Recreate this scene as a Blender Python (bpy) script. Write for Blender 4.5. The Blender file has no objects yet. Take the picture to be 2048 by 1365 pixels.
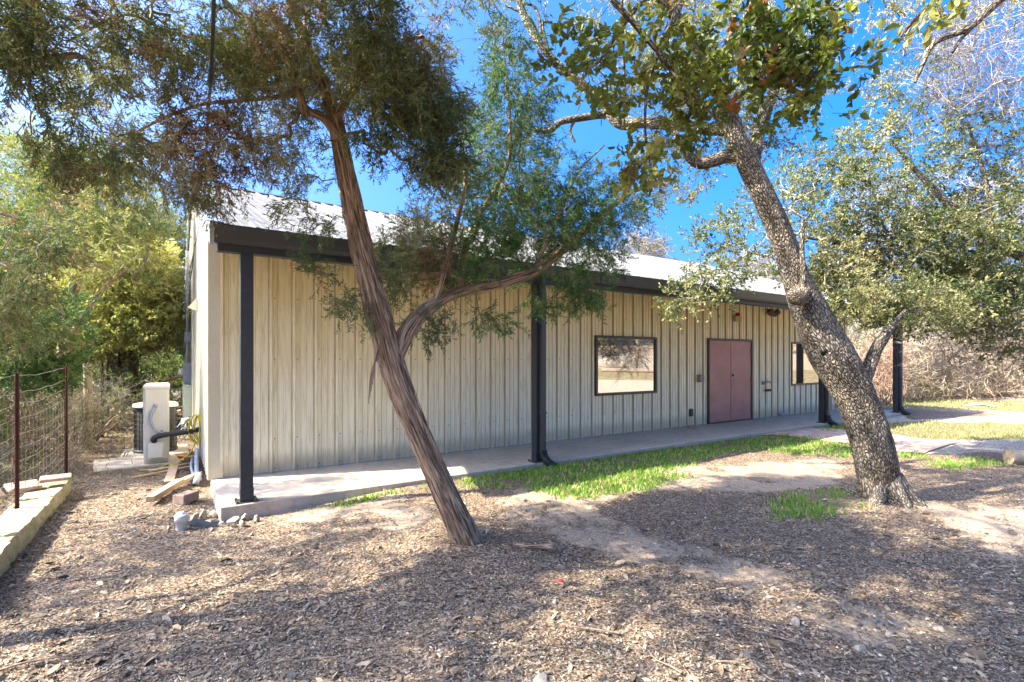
import bpy, math, random
import numpy as np
from mathutils import Vector, Matrix
R = math.radians
scene = bpy.context.scene
COL = scene.collection

# ------------------------------------------------------------ camera, sky, sun, exposure
EYE = 1.75
F = 1029.0
cam_d = bpy.data.cameras.new("camera"); cam = bpy.data.objects.new("camera", cam_d); COL.objects.link(cam)
cam.location = (0, 0, EYE); cam.rotation_euler = (R(90), 0, 0)
cam_d.sensor_width = 36; cam_d.lens = 36 * F / 2048; cam_d.shift_y = 36.5 / 2048
cam_d.clip_start = 0.05; cam_d.clip_end = 2000
scene.camera = cam
SUN = Vector((-0.991, -0.26, 1.0)).normalized()
elev = math.asin(SUN.z); azim = math.atan2(SUN.x, SUN.y)
world = bpy.data.worlds.new("World"); scene.world = world; world.use_nodes = True
wn = world.node_tree.nodes; wl = world.node_tree.links
sky = wn.new("ShaderNodeTexSky"); sky.sky_type = 'NISHITA'; sky.sun_disc = False
sky.sun_elevation = elev; sky.sun_rotation = azim
sky.air_density = 0.7; sky.dust_density = 10.0; sky.ozone_density = 9.0; sky.altitude = 300
bg = wn["Background"]; bg.inputs[1].default_value = 0.14
hs = wn.new('ShaderNodeHueSaturation'); hs.inputs['Saturation'].default_value = 1.32; wl.new(sky.outputs[0], hs.inputs['Color']); wl.new(hs.outputs[0], bg.inputs[0])
sl = bpy.data.lights.new("sun", 'SUN'); sl.energy = 4.2; sl.angle = R(0.6); sl.color = (1.0, 0.90, 0.71)
so = bpy.data.objects.new("sun", sl); COL.objects.link(so)
so.rotation_euler = SUN.to_track_quat('Z', 'Y').to_euler(); so.location = (-20, -5, 20)
scene.view_settings.view_transform = 'Standard'; scene.view_settings.look = 'None'
scene.view_settings.exposure = 2.5; scene.view_settings.gamma = 1.0
scene.render.engine = 'CYCLES'
scene.cycles.max_bounces = 8; scene.cycles.transparent_max_bounces = 8

# ------------------------------------------------------------ frames and helpers
U = np.array([0.834, 0.552]); V = np.array([-0.552, 0.834])      # along the long wall / away from the yard
W0 = np.array([-4.04, 6.90])                                      # near corner of the building
BROT = math.atan2(U[1], U[0])
def B(u, v, z=0.0):
    p = W0 + u * U + v * V
    return (float(p[0]), float(p[1]), z)
def P(px, py, Y):
    return np.array([(px - 1024) / F * Y, Y, EYE + (719 - py) / F * Y])
def toB(x, y):
    dx = x - W0[0]; dy = y - W0[1]
    return dx * U[0] + dy * U[1], dx * V[0] + dy * V[1]
def sstep(x, a, b):
    t = np.clip((x - a) / (b - a), 0, 1); return t * t * (3 - 2 * t)

def _hash(i, j, k, s=0):
    h = (i * 374761393 + j * 668265263 + k * 2147483647 + s * 974634777) & 0xffffffff
    h = ((h ^ (h >> 13)) * 1274126177) & 0xffffffff
    h = (h ^ (h >> 16)) & 0xffffff
    return h / float(0xffffff)
def vnoise(x, y, z=0.0, s=0):
    x, y, z = np.broadcast_arrays(np.asarray(x, float), np.asarray(y, float), np.asarray(z, float))
    xi = np.floor(x).astype(np.int64); yi = np.floor(y).astype(np.int64); zi = np.floor(z).astype(np.int64)
    fx = x - xi; fy = y - yi; fz = z - zi
    fx = fx * fx * (3 - 2 * fx); fy = fy * fy * (3 - 2 * fy); fz = fz * fz * (3 - 2 * fz)
    def c(a, b, d): return _hash(xi + a, yi + b, zi + d, s)
    x00 = c(0,0,0) * (1-fx) + c(1,0,0) * fx; x10 = c(0,1,0) * (1-fx) + c(1,1,0) * fx
    x01 = c(0,0,1) * (1-fx) + c(1,0,1) * fx; x11 = c(0,1,1) * (1-fx) + c(1,1,1) * fx
    return (x00 * (1-fy) + x10 * fy) * (1-fz) + (x01 * (1-fy) + x11 * fy) * fz
def fbm(x, y, z=0.0, o=3, s=0):
    t = 0; a = 0.5; n = 0
    for k in range(o):
        t = t + a * vnoise(np.asarray(x) * 2**k, np.asarray(y) * 2**k, np.asarray(z) * 2**k, s + k); n += a; a *= 0.5
    return t / n

def gz(x, y):
    x = np.asarray(x, float); y = np.asarray(y, float)
    u, v = toB(x, y)
    h = 0.105 * sstep(u, 0.3, 2.2) * sstep(v, -4.6, -1.8) * sstep(-v, -0.5, 0.5 )
    h = h + 0.08 * sstep(v, -1.0, 3.0) * sstep(-u, 0.1, 1.5)
    h = h + 0.062 * np.clip(x - 19, 0, 70) + 0.02 * np.clip(-x - 12, 0, 60)
    near = np.exp(-((u - 8) / 12)**2)
    flat = sstep(np.maximum(np.maximum(-u - 0.0, u - 18), np.maximum(-1.6 - v, v - 12)), 0.0, 0.35)
    bump = (fbm(x * 1.1, y * 1.1, 3.1, 3) - 0.5) * 0.09 + (vnoise(x * 5, y * 5, 1.7) - 0.5) * 0.022
    d = np.sqrt((x + 0.4)**2 + (y - 4.66)**2)
    h = h + 0.07 * np.exp(-(d / 0.7)**2)
    d = np.sqrt((x - 4.46)**2 + (y - 6.2)**2)
    h = h + 0.06 * np.exp(-(d / 0.8)**2)
    return h + bump * flat - 0.03 * (1 - flat)
def gzs(x, y): return float(gz(x, y))

def mk(name, verts, faces, mat=None, parent=None, smooth=False, col=None, bark=None, fmat=None, mats=None):
    """verts (n,3), faces: list of (m,k) integer arrays or one list of tuples"""
    me = bpy.data.meshes.new(name)
    verts = np.asarray(verts, np.float32)
    if isinstance(faces, np.ndarray): faces = [faces]
    if len(faces) and isinstance(faces[0], np.ndarray):
        faces = [f for f in faces if len(f)]
        loops = np.concatenate([f.ravel() for f in faces]).astype(np.int32)
        tot = np.concatenate([np.full(len(f), f.shape[1], np.int32) for f in faces])
    else:
        loops = np.array([i for f in faces for i in f], np.int32)
        tot = np.array([len(f) for f in faces], np.int32)
    st = np.concatenate([[0], np.cumsum(tot)[:-1]]).astype(np.int32)
    me.vertices.add(len(verts)); me.vertices.foreach_set('co', verts.ravel())
    me.loops.add(len(loops)); me.loops.foreach_set('vertex_index', loops)
    me.polygons.add(len(tot)); me.polygons.foreach_set('loop_start', st); me.polygons.foreach_set('loop_total', tot)
    for m in (mats or ([mat] if mat else [])): me.materials.append(m)
    if fmat is not None: me.polygons.foreach_set('material_index', np.asarray(fmat, np.int32))
    me.update(calc_edges=True)
    me.polygons.foreach_set('use_smooth', np.full(len(tot), bool(smooth)))
    if col is not None:
        a = me.attributes.new('tint', 'FLOAT_COLOR', 'POINT')
        c = np.ones((len(verts), 4), np.float32); c[:, :3] = col; a.data.foreach_set('color', c.ravel())
    if bark is not None:
        a = me.attributes.new('bark', 'FLOAT_VECTOR', 'POINT'); a.data.foreach_set('vector', np.asarray(bark, np.float32).ravel())
    ob = bpy.data.objects.new(name, me); COL.objects.link(ob)
    if parent is not None: ob.parent = parent
    return ob

def tag(o, label=None, cat=None, group=None, kind=None):
    if label: o['label'] = label
    if cat: o['category'] = cat
    if group: o['group'] = group
    if kind: o['kind'] = kind
    return o
def thing(name, label, cat, loc=(0, 0, 0), rz=0.0, group=None):
    o = bpy.data.objects.new(name, None); COL.objects.link(o); o.empty_display_size = 0.1
    o.location = loc; o.rotation_euler = (0, 0, rz)
    return tag(o, label, cat, group)
def local(o):
    """matrix taking world coordinates into a thing's own frame"""
    return np.array((Matrix.Translation(o.location) @ o.rotation_euler.to_matrix().to_4x4()).inverted())
def to_local(o, v):
    m = local(o); v = np.asarray(v, float); return v @ m[:3, :3].T + m[:3, 3]

class MB:
    def __init__(s): s.v = []; s.f = []; s.m = []; s.n = 0; s.cur = 0
    def add(s, v, f):
        v = np.asarray(v, float).reshape(-1, 3); s.v.append(v)
        for q in f: s.f.append(tuple(int(i) + s.n for i in q)); s.m.append(s.cur)
        s.n += len(v); return s
    def box(s, x0, x1, y0, y1, z0, z1, bev=0.0, M=None):
        b = min(bev, (x1-x0)*.45, (y1-y0)*.45, (z1-z0)*.45)
        if b <= 0:
            v = [(x, y, z) for z in (z0, z1) for y in (y0, y1) for x in (x0, x1)]
            f = [(0,2,3,1),(4,5,7,6),(0,1,5,4),(2,6,7,3),(0,4,6,2),(1,3,7,5)]
        else:
            v = []; idx = {}
            for iz, z in enumerate((z0, z1)):
                for iy, y in enumerate((y0, y1)):
                    for ix, x in enumerate((x0, x1)):
                        sx = 1 if ix else -1; sy = 1 if iy else -1; sz = 1 if iz else -1
                        for a, p in enumerate([(x, y - sy*b, z - sz*b), (x - sx*b, y, z - sz*b), (x - sx*b, y - sy*b, z)]):
                            idx[(ix, iy, iz, a)] = len(v); v.append(p)
            f = []
            I = lambda ix, iy, iz, a: idx[(ix, iy, iz, a)]
            for ix in (0, 1):
                q = [I(ix,0,0,0), I(ix,1,0,0), I(ix,1,1,0), I(ix,0,1,0)]; f.append(q if ix else q[::-1])
            for iy in (0, 1):
                q = [I(0,iy,0,1), I(1,iy,0,1), I(1,iy,1,1), I(0,iy,1,1)]; f.append(q[::-1] if iy else q)
            for iz in (0, 1):
                q = [I(0,0,iz,2), I(1,0,iz,2), I(1,1,iz,2), I(0,1,iz,2)]; f.append(q if iz else q[::-1])
            for iy in (0, 1):
                for iz in (0, 1):
                    q = [I(0,iy,iz,1), I(1,iy,iz,1), I(1,iy,iz,2), I(0,iy,iz,2)]; f.append(q if iy == iz else q[::-1]) if False else f.append(q)
            for ix in (0, 1):
                for iz in (0, 1): f.append([I(ix,0,iz,0), I(ix,1,iz,0), I(ix,1,iz,2), I(ix,0,iz,2)])
            for ix in (0, 1):
                for iy in (0, 1): f.append([I(ix,iy,0,0), I(ix,iy,1,0), I(ix,iy,1,1), I(ix,iy,0,1)])
            for ix in (0, 1):
                for iy in (0, 1):
                    for iz in (0, 1): f.append([I(ix,iy,iz,0), I(ix,iy,iz,1), I(ix,iy,iz,2)])
        v = np.array(v, float)
        if M is not None:
            M = np.array(M); v = v @ M[:3, :3].T + M[:3, 3]
        return s.add(v, f)
    def tube(s, pts, rad, n=8, cap=True):
        v, f, _ = tube(pts, rad, n); s.add(v, f)
        if cap:
            m = len(v) // n; s.f.append(tuple(s.n - len(v) + i for i in range(n))[::-1]); s.m.append(s.cur)
            s.f.append(tuple(s.n - n + i for i in range(n))); s.m.append(s.cur)
        return s
    def lathe(s, prof, c, n=24):
        a = np.arange(n) / n * 2 * math.pi
        v = np.concatenate([np.stack([c[0] + r*np.cos(a), c[1] + r*np.sin(a), np.full(n, c[2] + z)], 1) for r, z in prof])
        f = [(k*n+i, k*n+(i+1) % n, (k+1)*n+(i+1) % n, (k+1)*n+i) for k in range(len(prof)-1) for i in range(n)]
        return s.add(v, f)
    def build(s, name, mat, parent=None, smooth=False, mats=None, fix=True):
        ob = mk(name, np.concatenate(s.v), s.f, mat, parent, smooth, fmat=s.m if mats else None, mats=mats)
        if fix:
            import bmesh
            bm = bmesh.new(); bm.from_mesh(ob.data); bmesh.ops.recalc_face_normals(bm, faces=bm.faces); bm.to_mesh(ob.data); bm.free()
        return ob

def spline(pts, n):
    """Catmull-Rom through rows of pts (any columns), n samples per span"""
    p = np.asarray(pts, float); p = np.vstack([2*p[0]-p[1], p, 2*p[-1]-p[-2]])
    out = []
    for i in range(1, len(p)-2):
        for t in np.linspace(0, 1, n, endpoint=False):
            out.append(0.5*((2*p[i]) + (-p[i-1]+p[i+1])*t + (2*p[i-1]-5*p[i]+4*p[i+1]-p[i+2])*t*t + (-p[i-1]+3*p[i]-3*p[i+1]+p[i+2])*t**3))
    out.append(p[-2]); return np.array(out)

def tube(pts, rad, n=8, rfun=None):
    p = np.asarray(pts, float); m = len(p); r = np.broadcast_to(np.asarray(rad, float), (m,))
    t = np.gradient(p, axis=0); t /= np.linalg.norm(t, axis=1)[:, None] + 1e-9
    ref = np.array([0, 0, 1.0]) if abs(t[0][2]) < 0.9 else np.array([1.0, 0, 0])
    a = np.cross(ref, t[0]); a /= np.linalg.norm(a); A = [a]
    for i in range(1, m):
        a = A[-1] - t[i]*np.dot(A[-1], t[i]); a /= np.linalg.norm(a) + 1e-9; A.append(a)
    A = np.array(A); Bn = np.cross(t, A)
    th = np.arange(n)/n*2*math.pi
    L = np.concatenate([[0], np.cumsum(np.linalg.norm(np.diff(p, axis=0), axis=1))])
    rr = np.repeat(r[:, None], n, 1)
    if rfun is not None: rr = rfun(rr, th[None, :].repeat(m, 0), L[:, None].repeat(n, 1))
    v = p[:, None, :] + rr[:, :, None]*(np.cos(th)[None, :, None]*A[:, None, :] + np.sin(th)[None, :, None]*Bn[:, None, :])
    k = np.arange(m-1)[:, None]*n; i = np.arange(n)[None, :]; j = (i+1) % n
    f = np.stack([k+i, k+j, k+n+j, k+n+i], -1).reshape(-1, 4)
    bark = np.stack([np.cos(th)[None, :]*r[:, None], np.sin(th)[None, :]*r[:, None], L[:, None].repeat(n, 1)], -1).reshape(-1, 3)
    return v.reshape(-1, 3), f, bark

# ------------------------------------------------------------ materials
def newmat(name):
    m = bpy.data.materials.new(name); m.use_nodes = True
    nt = m.node_tree; return m, nt, nt.nodes, nt.links, nt.nodes["Principled BSDF"]
def N(nt, t, **kw):
    n = nt.nodes.new(t)
    for k, v in kw.items():
        if k in n.inputs: n.inputs[k].default_value = v
        else: setattr(n, k, v)
    return n
def ramp(nt, fac, stops):
    r = nt.nodes.new("ShaderNodeValToRGB"); e = r.color_ramp.elements
    while len(e) < len(stops): e.new(0.5)
    for i, (p, c) in enumerate(stops):
        e[i].position = p; e[i].color = (*c, 1) if len(c) == 3 else c
    nt.links.new(fac, r.inputs[0]); return r.outputs[0]
def mix(nt, fac, a, b, mode='MIX'):
    m = nt.nodes.new("ShaderNodeMix"); m.data_type = 'RGBA'; m.blend_type = mode
    for s, val in ((0, fac), (6, a), (7, b)):
        if isinstance(val, bpy.types.NodeSocket): nt.links.new(val, m.inputs[s])
        else: m.inputs[s].default_value = (*val, 1) if isinstance(val, tuple) and len(val) == 3 else val
    return m.outputs[2]
def coords(nt, scale=(1, 1, 1), attr=None, loc=(0,0,0), kind='Object'):
    if attr:
        c = nt.nodes.new("ShaderNodeAttribute"); c.attribute_name = attr; o = c.outputs['Vector']
    else:
        c = nt.nodes.new("ShaderNodeTexCoord"); o = c.outputs[kind]
    m = nt.nodes.new("ShaderNodeMapping"); m.inputs['Scale'].default_value = scale; m.inputs['Location'].default_value = loc
    nt.links.new(o, m.inputs[0]); return m.outputs[0]
def noise(nt, vec, scale, detail=3, rough=0.55):
    n = nt.nodes.new("ShaderNodeTexNoise"); n.inputs['Scale'].default_value = scale
    n.inputs['Detail'].default_value = detail; n.inputs['Roughness'].default_value = rough
    nt.links.new(vec, n.inputs['Vector']); return n.outputs[0]
def bump(nt, h, strength, dist, bs):
    b = nt.nodes.new("ShaderNodeBump"); b.inputs['Strength'].default_value = strength; b.inputs['Distance'].default_value = dist
    nt.links.new(h, b.inputs['Height']); nt.links.new(b.outputs[0], bs.inputs['Normal'])
def simple(name, c1, c2=None, rough=0.6, metal=0.0, scale=8, stretch=(1, 1, 1), bmp=0.0, lo=0.3, hi=0.7, spec=0.5):
    m, nt, ns, ls, bs = newmat(name)
    bs.inputs['Roughness'].default_value = rough; bs.inputs['Metallic'].default_value = metal
    bs.inputs['Specular IOR Level'].default_value = spec
    if c2 is None: c2 = tuple(x*0.8 for x in c1)
    v = coords(nt, stretch); n = noise(nt, v, scale, 4, 0.6)
    ls.new(ramp(nt, n, [(lo, c1), (hi, c2)]), bs.inputs['Base Color'])
    if bmp: bump(nt, n, bmp, 0.01, bs)
    return m

def leafmat(name, trans=0.35, rough=0.5, spec=0.35):
    m, nt, ns, ls, bs = newmat(name)
    a = ns.new("ShaderNodeAttribute"); a.attribute_name = 'tint'
    bs.inputs['Roughness'].default_value = rough; bs.inputs['Specular IOR Level'].default_value = spec
    ls.new(a.outputs['Color'], bs.inputs['Base Color'])
    tr = ns.new("ShaderNodeBsdfTranslucent")
    g = mix(nt, 1.0, a.outputs['Color'], (1.25, 1.3, 0.55), 'MULTIPLY'); ls.new(g, tr.inputs['Color'])
    mx = ns.new("ShaderNodeMixShader"); mx.inputs[0].default_value = trans
    ls.new(bs.outputs[0], mx.inputs[1]); ls.new(tr.outputs[0], mx.inputs[2])
    ls.new(mx.outputs[0], ns["Material Output"].inputs[0]); return m
M_leaf = leafmat("leaf"); M_needle = leafmat("needle", 0.2, 0.7, 0.2); M_grass = leafmat("grass", 0.35, 0.6, 0.2)
def tintmat(name, rough=0.8):
    m, nt, ns, ls, bs = newmat(name)
    a = ns.new("ShaderNodeAttribute"); a.attribute_name = 'tint'
    bs.inputs['Roughness'].default_value = rough; bs.inputs['Specular IOR Level'].default_value = 0.25
    v = coords(nt); n = noise(nt, v, 60, 2)
    g = ramp(nt, n, [(0.3, (0.75, 0.75, 0.75)), (0.7, (1.15, 1.15, 1.15))])
    ls.new(mix(nt, 1.0, a.outputs['Color'], g, 'MULTIPLY'), bs.inputs['Base Color']); return m
M_tint = tintmat("chips")

def cedar_bark():
    m, nt, ns, ls, bs = newmat("cedar_bark"); bs.inputs['Roughness'].default_value = 0.9; bs.inputs['Specular IOR Level'].default_value = 0.15
    v = coords(nt, (1, 1, 0.055), 'bark'); n = noise(nt, v, 70, 5, 0.65)
    v2 = coords(nt, (1, 1, 0.2), 'bark'); n2 = noise(nt, v2, 9, 3)
    c = ramp(nt, n, [(0.37, (0.028, 0.018, 0.012)), (0.45, (0.17, 0.105, 0.065)), (0.56, (0.38, 0.265, 0.175)), (0.70, (0.56, 0.45, 0.33))])
    c2 = mix(nt, ramp(nt, n2, [(0.4, (0,0,0)), (0.65, (1,1,1))]), c, (0.33, 0.24, 0.17)); c3 = mix(nt, 0.2, c, c2)
    ls.new(c3, bs.inputs['Base Color']); bump(nt, n, 1.0, 0.02, bs); return m
def oak_bark():
    m, nt, ns, ls, bs = newmat("oak_bark"); bs.inputs['Roughness'].default_value = 0.92; bs.inputs['Specular IOR Level'].default_value = 0.15
    v = coords(nt, (1, 1, 0.36), 'bark')
    nz = ns.new("ShaderNodeTexNoise"); nz.inputs['Scale'].default_value = 13; ls.new(v, nz.inputs['Vector'])
    ad = ns.new("ShaderNodeMix"); ad.data_type = 'VECTOR'; ad.inputs[0].default_value = 0.06
    ls.new(v, ad.inputs[4]); ls.new(nz.outputs['Color'], ad.inputs[5])
    vo = ns.new("ShaderNodeTexVoronoi"); vo.feature = 'DISTANCE_TO_EDGE'; vo.inputs['Scale'].default_value = 46
    ls.new(ad.outputs[1], vo.inputs['Vector'])
    n2 = noise(nt, v, 110, 4, 0.7); n3 = noise(nt, v, 7, 3)
    c = ramp(nt, vo.outputs['Distance'], [(0.01, (0.045, 0.036, 0.029)), (0.09, (0.16, 0.135, 0.108)), (0.25, (0.32, 0.28, 0.23))])
    g = ramp(nt, n2, [(0.3, (0.55, 0.55, 0.55)), (0.7, (1.25, 1.22, 1.15))]); c = mix(nt, 1.0, c, g, 'MULTIPLY')
    d = ramp(nt, n3, [(0.36, (0.5, 0.48, 0.45)), (0.5, (0.95, 0.95, 0.93)), (0.66, (1.25, 1.25, 1.22))]); c = mix(nt, 1.0, c, d, 'MULTIPLY')
    ls.new(c, bs.inputs['Base Color'])
    h = ramp(nt, vo.outputs['Distance'], [(0.0, (0, 0, 0)), (0.3, (1, 1, 1))]); bump(nt, h, 1.0, 0.014, bs); return m
def twig_mat(name, c1, c2):
    return simple(name, c1, c2, 0.9, scale=25, stretch=(1, 1, 1), spec=0.15)
M_cedar = cedar_bark(); M_oak = oak_bark()
M_twig_grey = twig_mat("twig_grey", (0.40, 0.36, 0.31), (0.16, 0.13, 0.11))
M_twig_brown = twig_mat("twig_brown", (0.33, 0.25, 0.18), (0.14, 0.10, 0.075))
M_twig_pale = twig_mat("twig_pale", (0.36, 0.31, 0.26), (0.18, 0.15, 0.12))

def siding_mat(name, stain):
    m, nt, ns, ls, bs = newmat(name); bs.inputs['Roughness'].default_value = 0.5; bs.inputs['Specular IOR Level'].default_value = 0.35
    tc = ns.new("ShaderNodeTexCoord"); sp = ns.new("ShaderNodeSeparateXYZ"); ls.new(tc.outputs['Object'], sp.inputs[0])
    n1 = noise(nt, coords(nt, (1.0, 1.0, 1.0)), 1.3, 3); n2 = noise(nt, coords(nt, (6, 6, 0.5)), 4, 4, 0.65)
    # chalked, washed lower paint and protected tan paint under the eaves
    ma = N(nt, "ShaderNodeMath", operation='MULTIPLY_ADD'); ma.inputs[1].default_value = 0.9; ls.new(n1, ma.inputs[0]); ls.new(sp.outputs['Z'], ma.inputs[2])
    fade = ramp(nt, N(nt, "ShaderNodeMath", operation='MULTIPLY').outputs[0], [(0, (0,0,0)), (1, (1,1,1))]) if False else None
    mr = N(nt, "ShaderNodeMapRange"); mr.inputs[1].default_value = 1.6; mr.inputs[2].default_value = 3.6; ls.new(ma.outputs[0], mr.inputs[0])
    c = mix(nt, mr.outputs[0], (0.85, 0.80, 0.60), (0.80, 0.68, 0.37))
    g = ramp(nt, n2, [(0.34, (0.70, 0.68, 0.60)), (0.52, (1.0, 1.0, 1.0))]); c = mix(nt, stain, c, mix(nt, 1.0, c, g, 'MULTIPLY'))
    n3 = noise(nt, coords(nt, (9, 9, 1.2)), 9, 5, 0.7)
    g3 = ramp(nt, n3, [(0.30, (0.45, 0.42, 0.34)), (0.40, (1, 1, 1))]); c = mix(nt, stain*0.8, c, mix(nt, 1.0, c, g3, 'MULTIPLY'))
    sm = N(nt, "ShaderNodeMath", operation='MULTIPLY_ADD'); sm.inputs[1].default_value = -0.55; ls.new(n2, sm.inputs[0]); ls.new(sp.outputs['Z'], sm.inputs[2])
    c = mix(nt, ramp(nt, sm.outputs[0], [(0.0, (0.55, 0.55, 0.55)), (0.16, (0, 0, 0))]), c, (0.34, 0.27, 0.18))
    ls.new(c, bs.inputs['Base Color']); bump(nt, n1, 0.5, 0.02, bs); return m
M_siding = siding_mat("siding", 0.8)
M_gable = simple("gable_siding", (0.56, 0.53, 0.43), (0.44, 0.41, 0.33), 0.45, scale=3, stretch=(3, 3, 0.4))
M_trimc = simple("corner_trim_paint", (0.62, 0.57, 0.42), (0.55, 0.49, 0.34), 0.45, scale=3)
M_dark = simple("dark_trim_paint", (0.028, 0.032, 0.040), (0.020, 0.023, 0.030), 0.42, scale=5, stretch=(1, 1, 3))
M_fascia = simple("fascia_paint", (0.038, 0.042, 0.050), (0.028, 0.031, 0.037), 0.45, scale=3)
M_bronze = simple("bronze_frame", (0.055, 0.045, 0.038), (0.035, 0.028, 0.024), 0.4, scale=10)
M_door = simple("mauve_door", (0.40, 0.19, 0.165), (0.31, 0.14, 0.125), 0.5, scale=2.2, lo=0.35, hi=0.75)
M_chrome = simple("chrome", (0.7, 0.7, 0.7), (0.6, 0.6, 0.6), 0.2, 1.0)
M_black = simple("black_plastic", (0.018, 0.018, 0.02), (0.03, 0.03, 0.032), 0.45)
M_white = simple("white_plastic", (0.72, 0.70, 0.64), (0.62, 0.60, 0.54), 0.45)
M_unit = simple("unit_paint", (0.66, 0.63, 0.54), (0.58, 0.55, 0.46), 0.45, scale=4)
M_grey = simple("grey_metal", (0.32, 0.36, 0.42), (0.26, 0.30, 0.35), 0.45, scale=6)
M_panel = simple("panel_paint", (0.42, 0.48, 0.45), (0.36, 0.41, 0.38), 0.45, scale=6)
M_roof = simple("galvalume", (0.135, 0.135, 0.135), (0.09, 0.09, 0.092), 0.7, 0.0, scale=4, stretch=(1, 1, 1), spec=0.08)
M_galv = simple("rake_metal", (0.66, 0.69, 0.74), (0.48, 0.52, 0.60), 0.25, 0.7, scale=5)
M_rust = simple("rusty_steel", (0.10, 0.035, 0.022), (0.05, 0.02, 0.015), 0.85, scale=30)
M_wire = simple("galvanised_wire", (0.40, 0.37, 0.34), (0.22, 0.19, 0.17), 0.6, 0.3, scale=30)
M_postwood = simple("weathered_post", (0.30, 0.24, 0.13), (0.20, 0.17, 0.10), 0.9, scale=12, stretch=(2, 2, 0.3), bmp=0.5)
M_lumber = simple("scrap_lumber", (0.45, 0.31, 0.19), (0.31, 0.22, 0.14), 0.85, scale=10, stretch=(0.4, 3, 3), bmp=0.3)
M_pipe = simple("foam_sleeve", (0.05, 0.05, 0.052), (0.03, 0.03, 0.03), 0.8, scale=20)
M_yellow = simple("yellow_cord", (0.65, 0.58, 0.05), (0.5, 0.42, 0.03), 0.5)
M_orange = simple("orange_plastic", (0.75, 0.28, 0.03), (0.6, 0.2, 0.02), 0.5)
M_red = simple("red_lens", (0.55, 0.02, 0.02), (0.4, 0.015, 0.015), 0.25)
M_tan = simple("tan_case", (0.38, 0.31, 0.18), (0.32, 0.26, 0.15), 0.5)
def concrete(name, c1, c2):
    m, nt, ns, ls, bs = newmat(name); bs.inputs['Roughness'].default_value = 0.85; bs.inputs['Specular IOR Level'].default_value = 0.3
    v = coords(nt, kind='Generated') if False else coords(nt)
    n1 = noise(nt, v, 1.2, 5, 0.6); n2 = noise(nt, v, 60, 4, 0.7); n3 = noise(nt, v, 7, 4, 0.7)
    c = ramp(nt, n1, [(0.3, c1), (0.7, c2)])
    c = mix(nt, 1.0, c, ramp(nt, n2, [(0.3, (0.82, 0.82, 0.82)), (0.7, (1.08, 1.08, 1.08))]), 'MULTIPLY')
    c = mix(nt, 1.0, c, ramp(nt, n3, [(0.30, (0.74, 0.72, 0.68)), (0.5, (1, 1, 1))]), 'MULTIPLY')
    ls.new(c, bs.inputs['Base Color']); bump(nt, n2, 0.25, 0.004, bs); return m
M_conc = concrete("concrete", (0.52, 0.44, 0.355), (0.42, 0.355, 0.285))
M_lime = concrete("limestone", (0.46, 0.40, 0.25), (0.27, 0.26, 0.14))
M_rock = concrete("pale_rock", (0.42, 0.36, 0.28), (0.30, 0.25, 0.19))
M_flag = simple("brown_flagstone", (0.34, 0.24, 0.18), (0.24, 0.17, 0.13), 0.85, scale=14, bmp=0.3)

def glass_mat():
    m, nt, ns, ls, bs = newmat("mirror_film_glass"); bs.inputs['Base Color'].default_value = (0.02, 0.022, 0.025, 1); bs.inputs['Roughness'].default_value = 0.05
    g = ns.new("ShaderNodeBsdfGlossy"); g.inputs['Roughness'].default_value = 0.0; g.inputs['Color'].default_value = (0.58, 0.55, 0.49, 1)
    mx = ns.new("ShaderNodeMixShader"); mx.inputs[0].default_value = 0.72
    ls.new(bs.outputs[0], mx.inputs[1]); ls.new(g.outputs[0], mx.inputs[2]); ls.new(mx.outputs[0], ns["Material Output"].inputs[0]); return m
M_glass = glass_mat()

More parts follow.
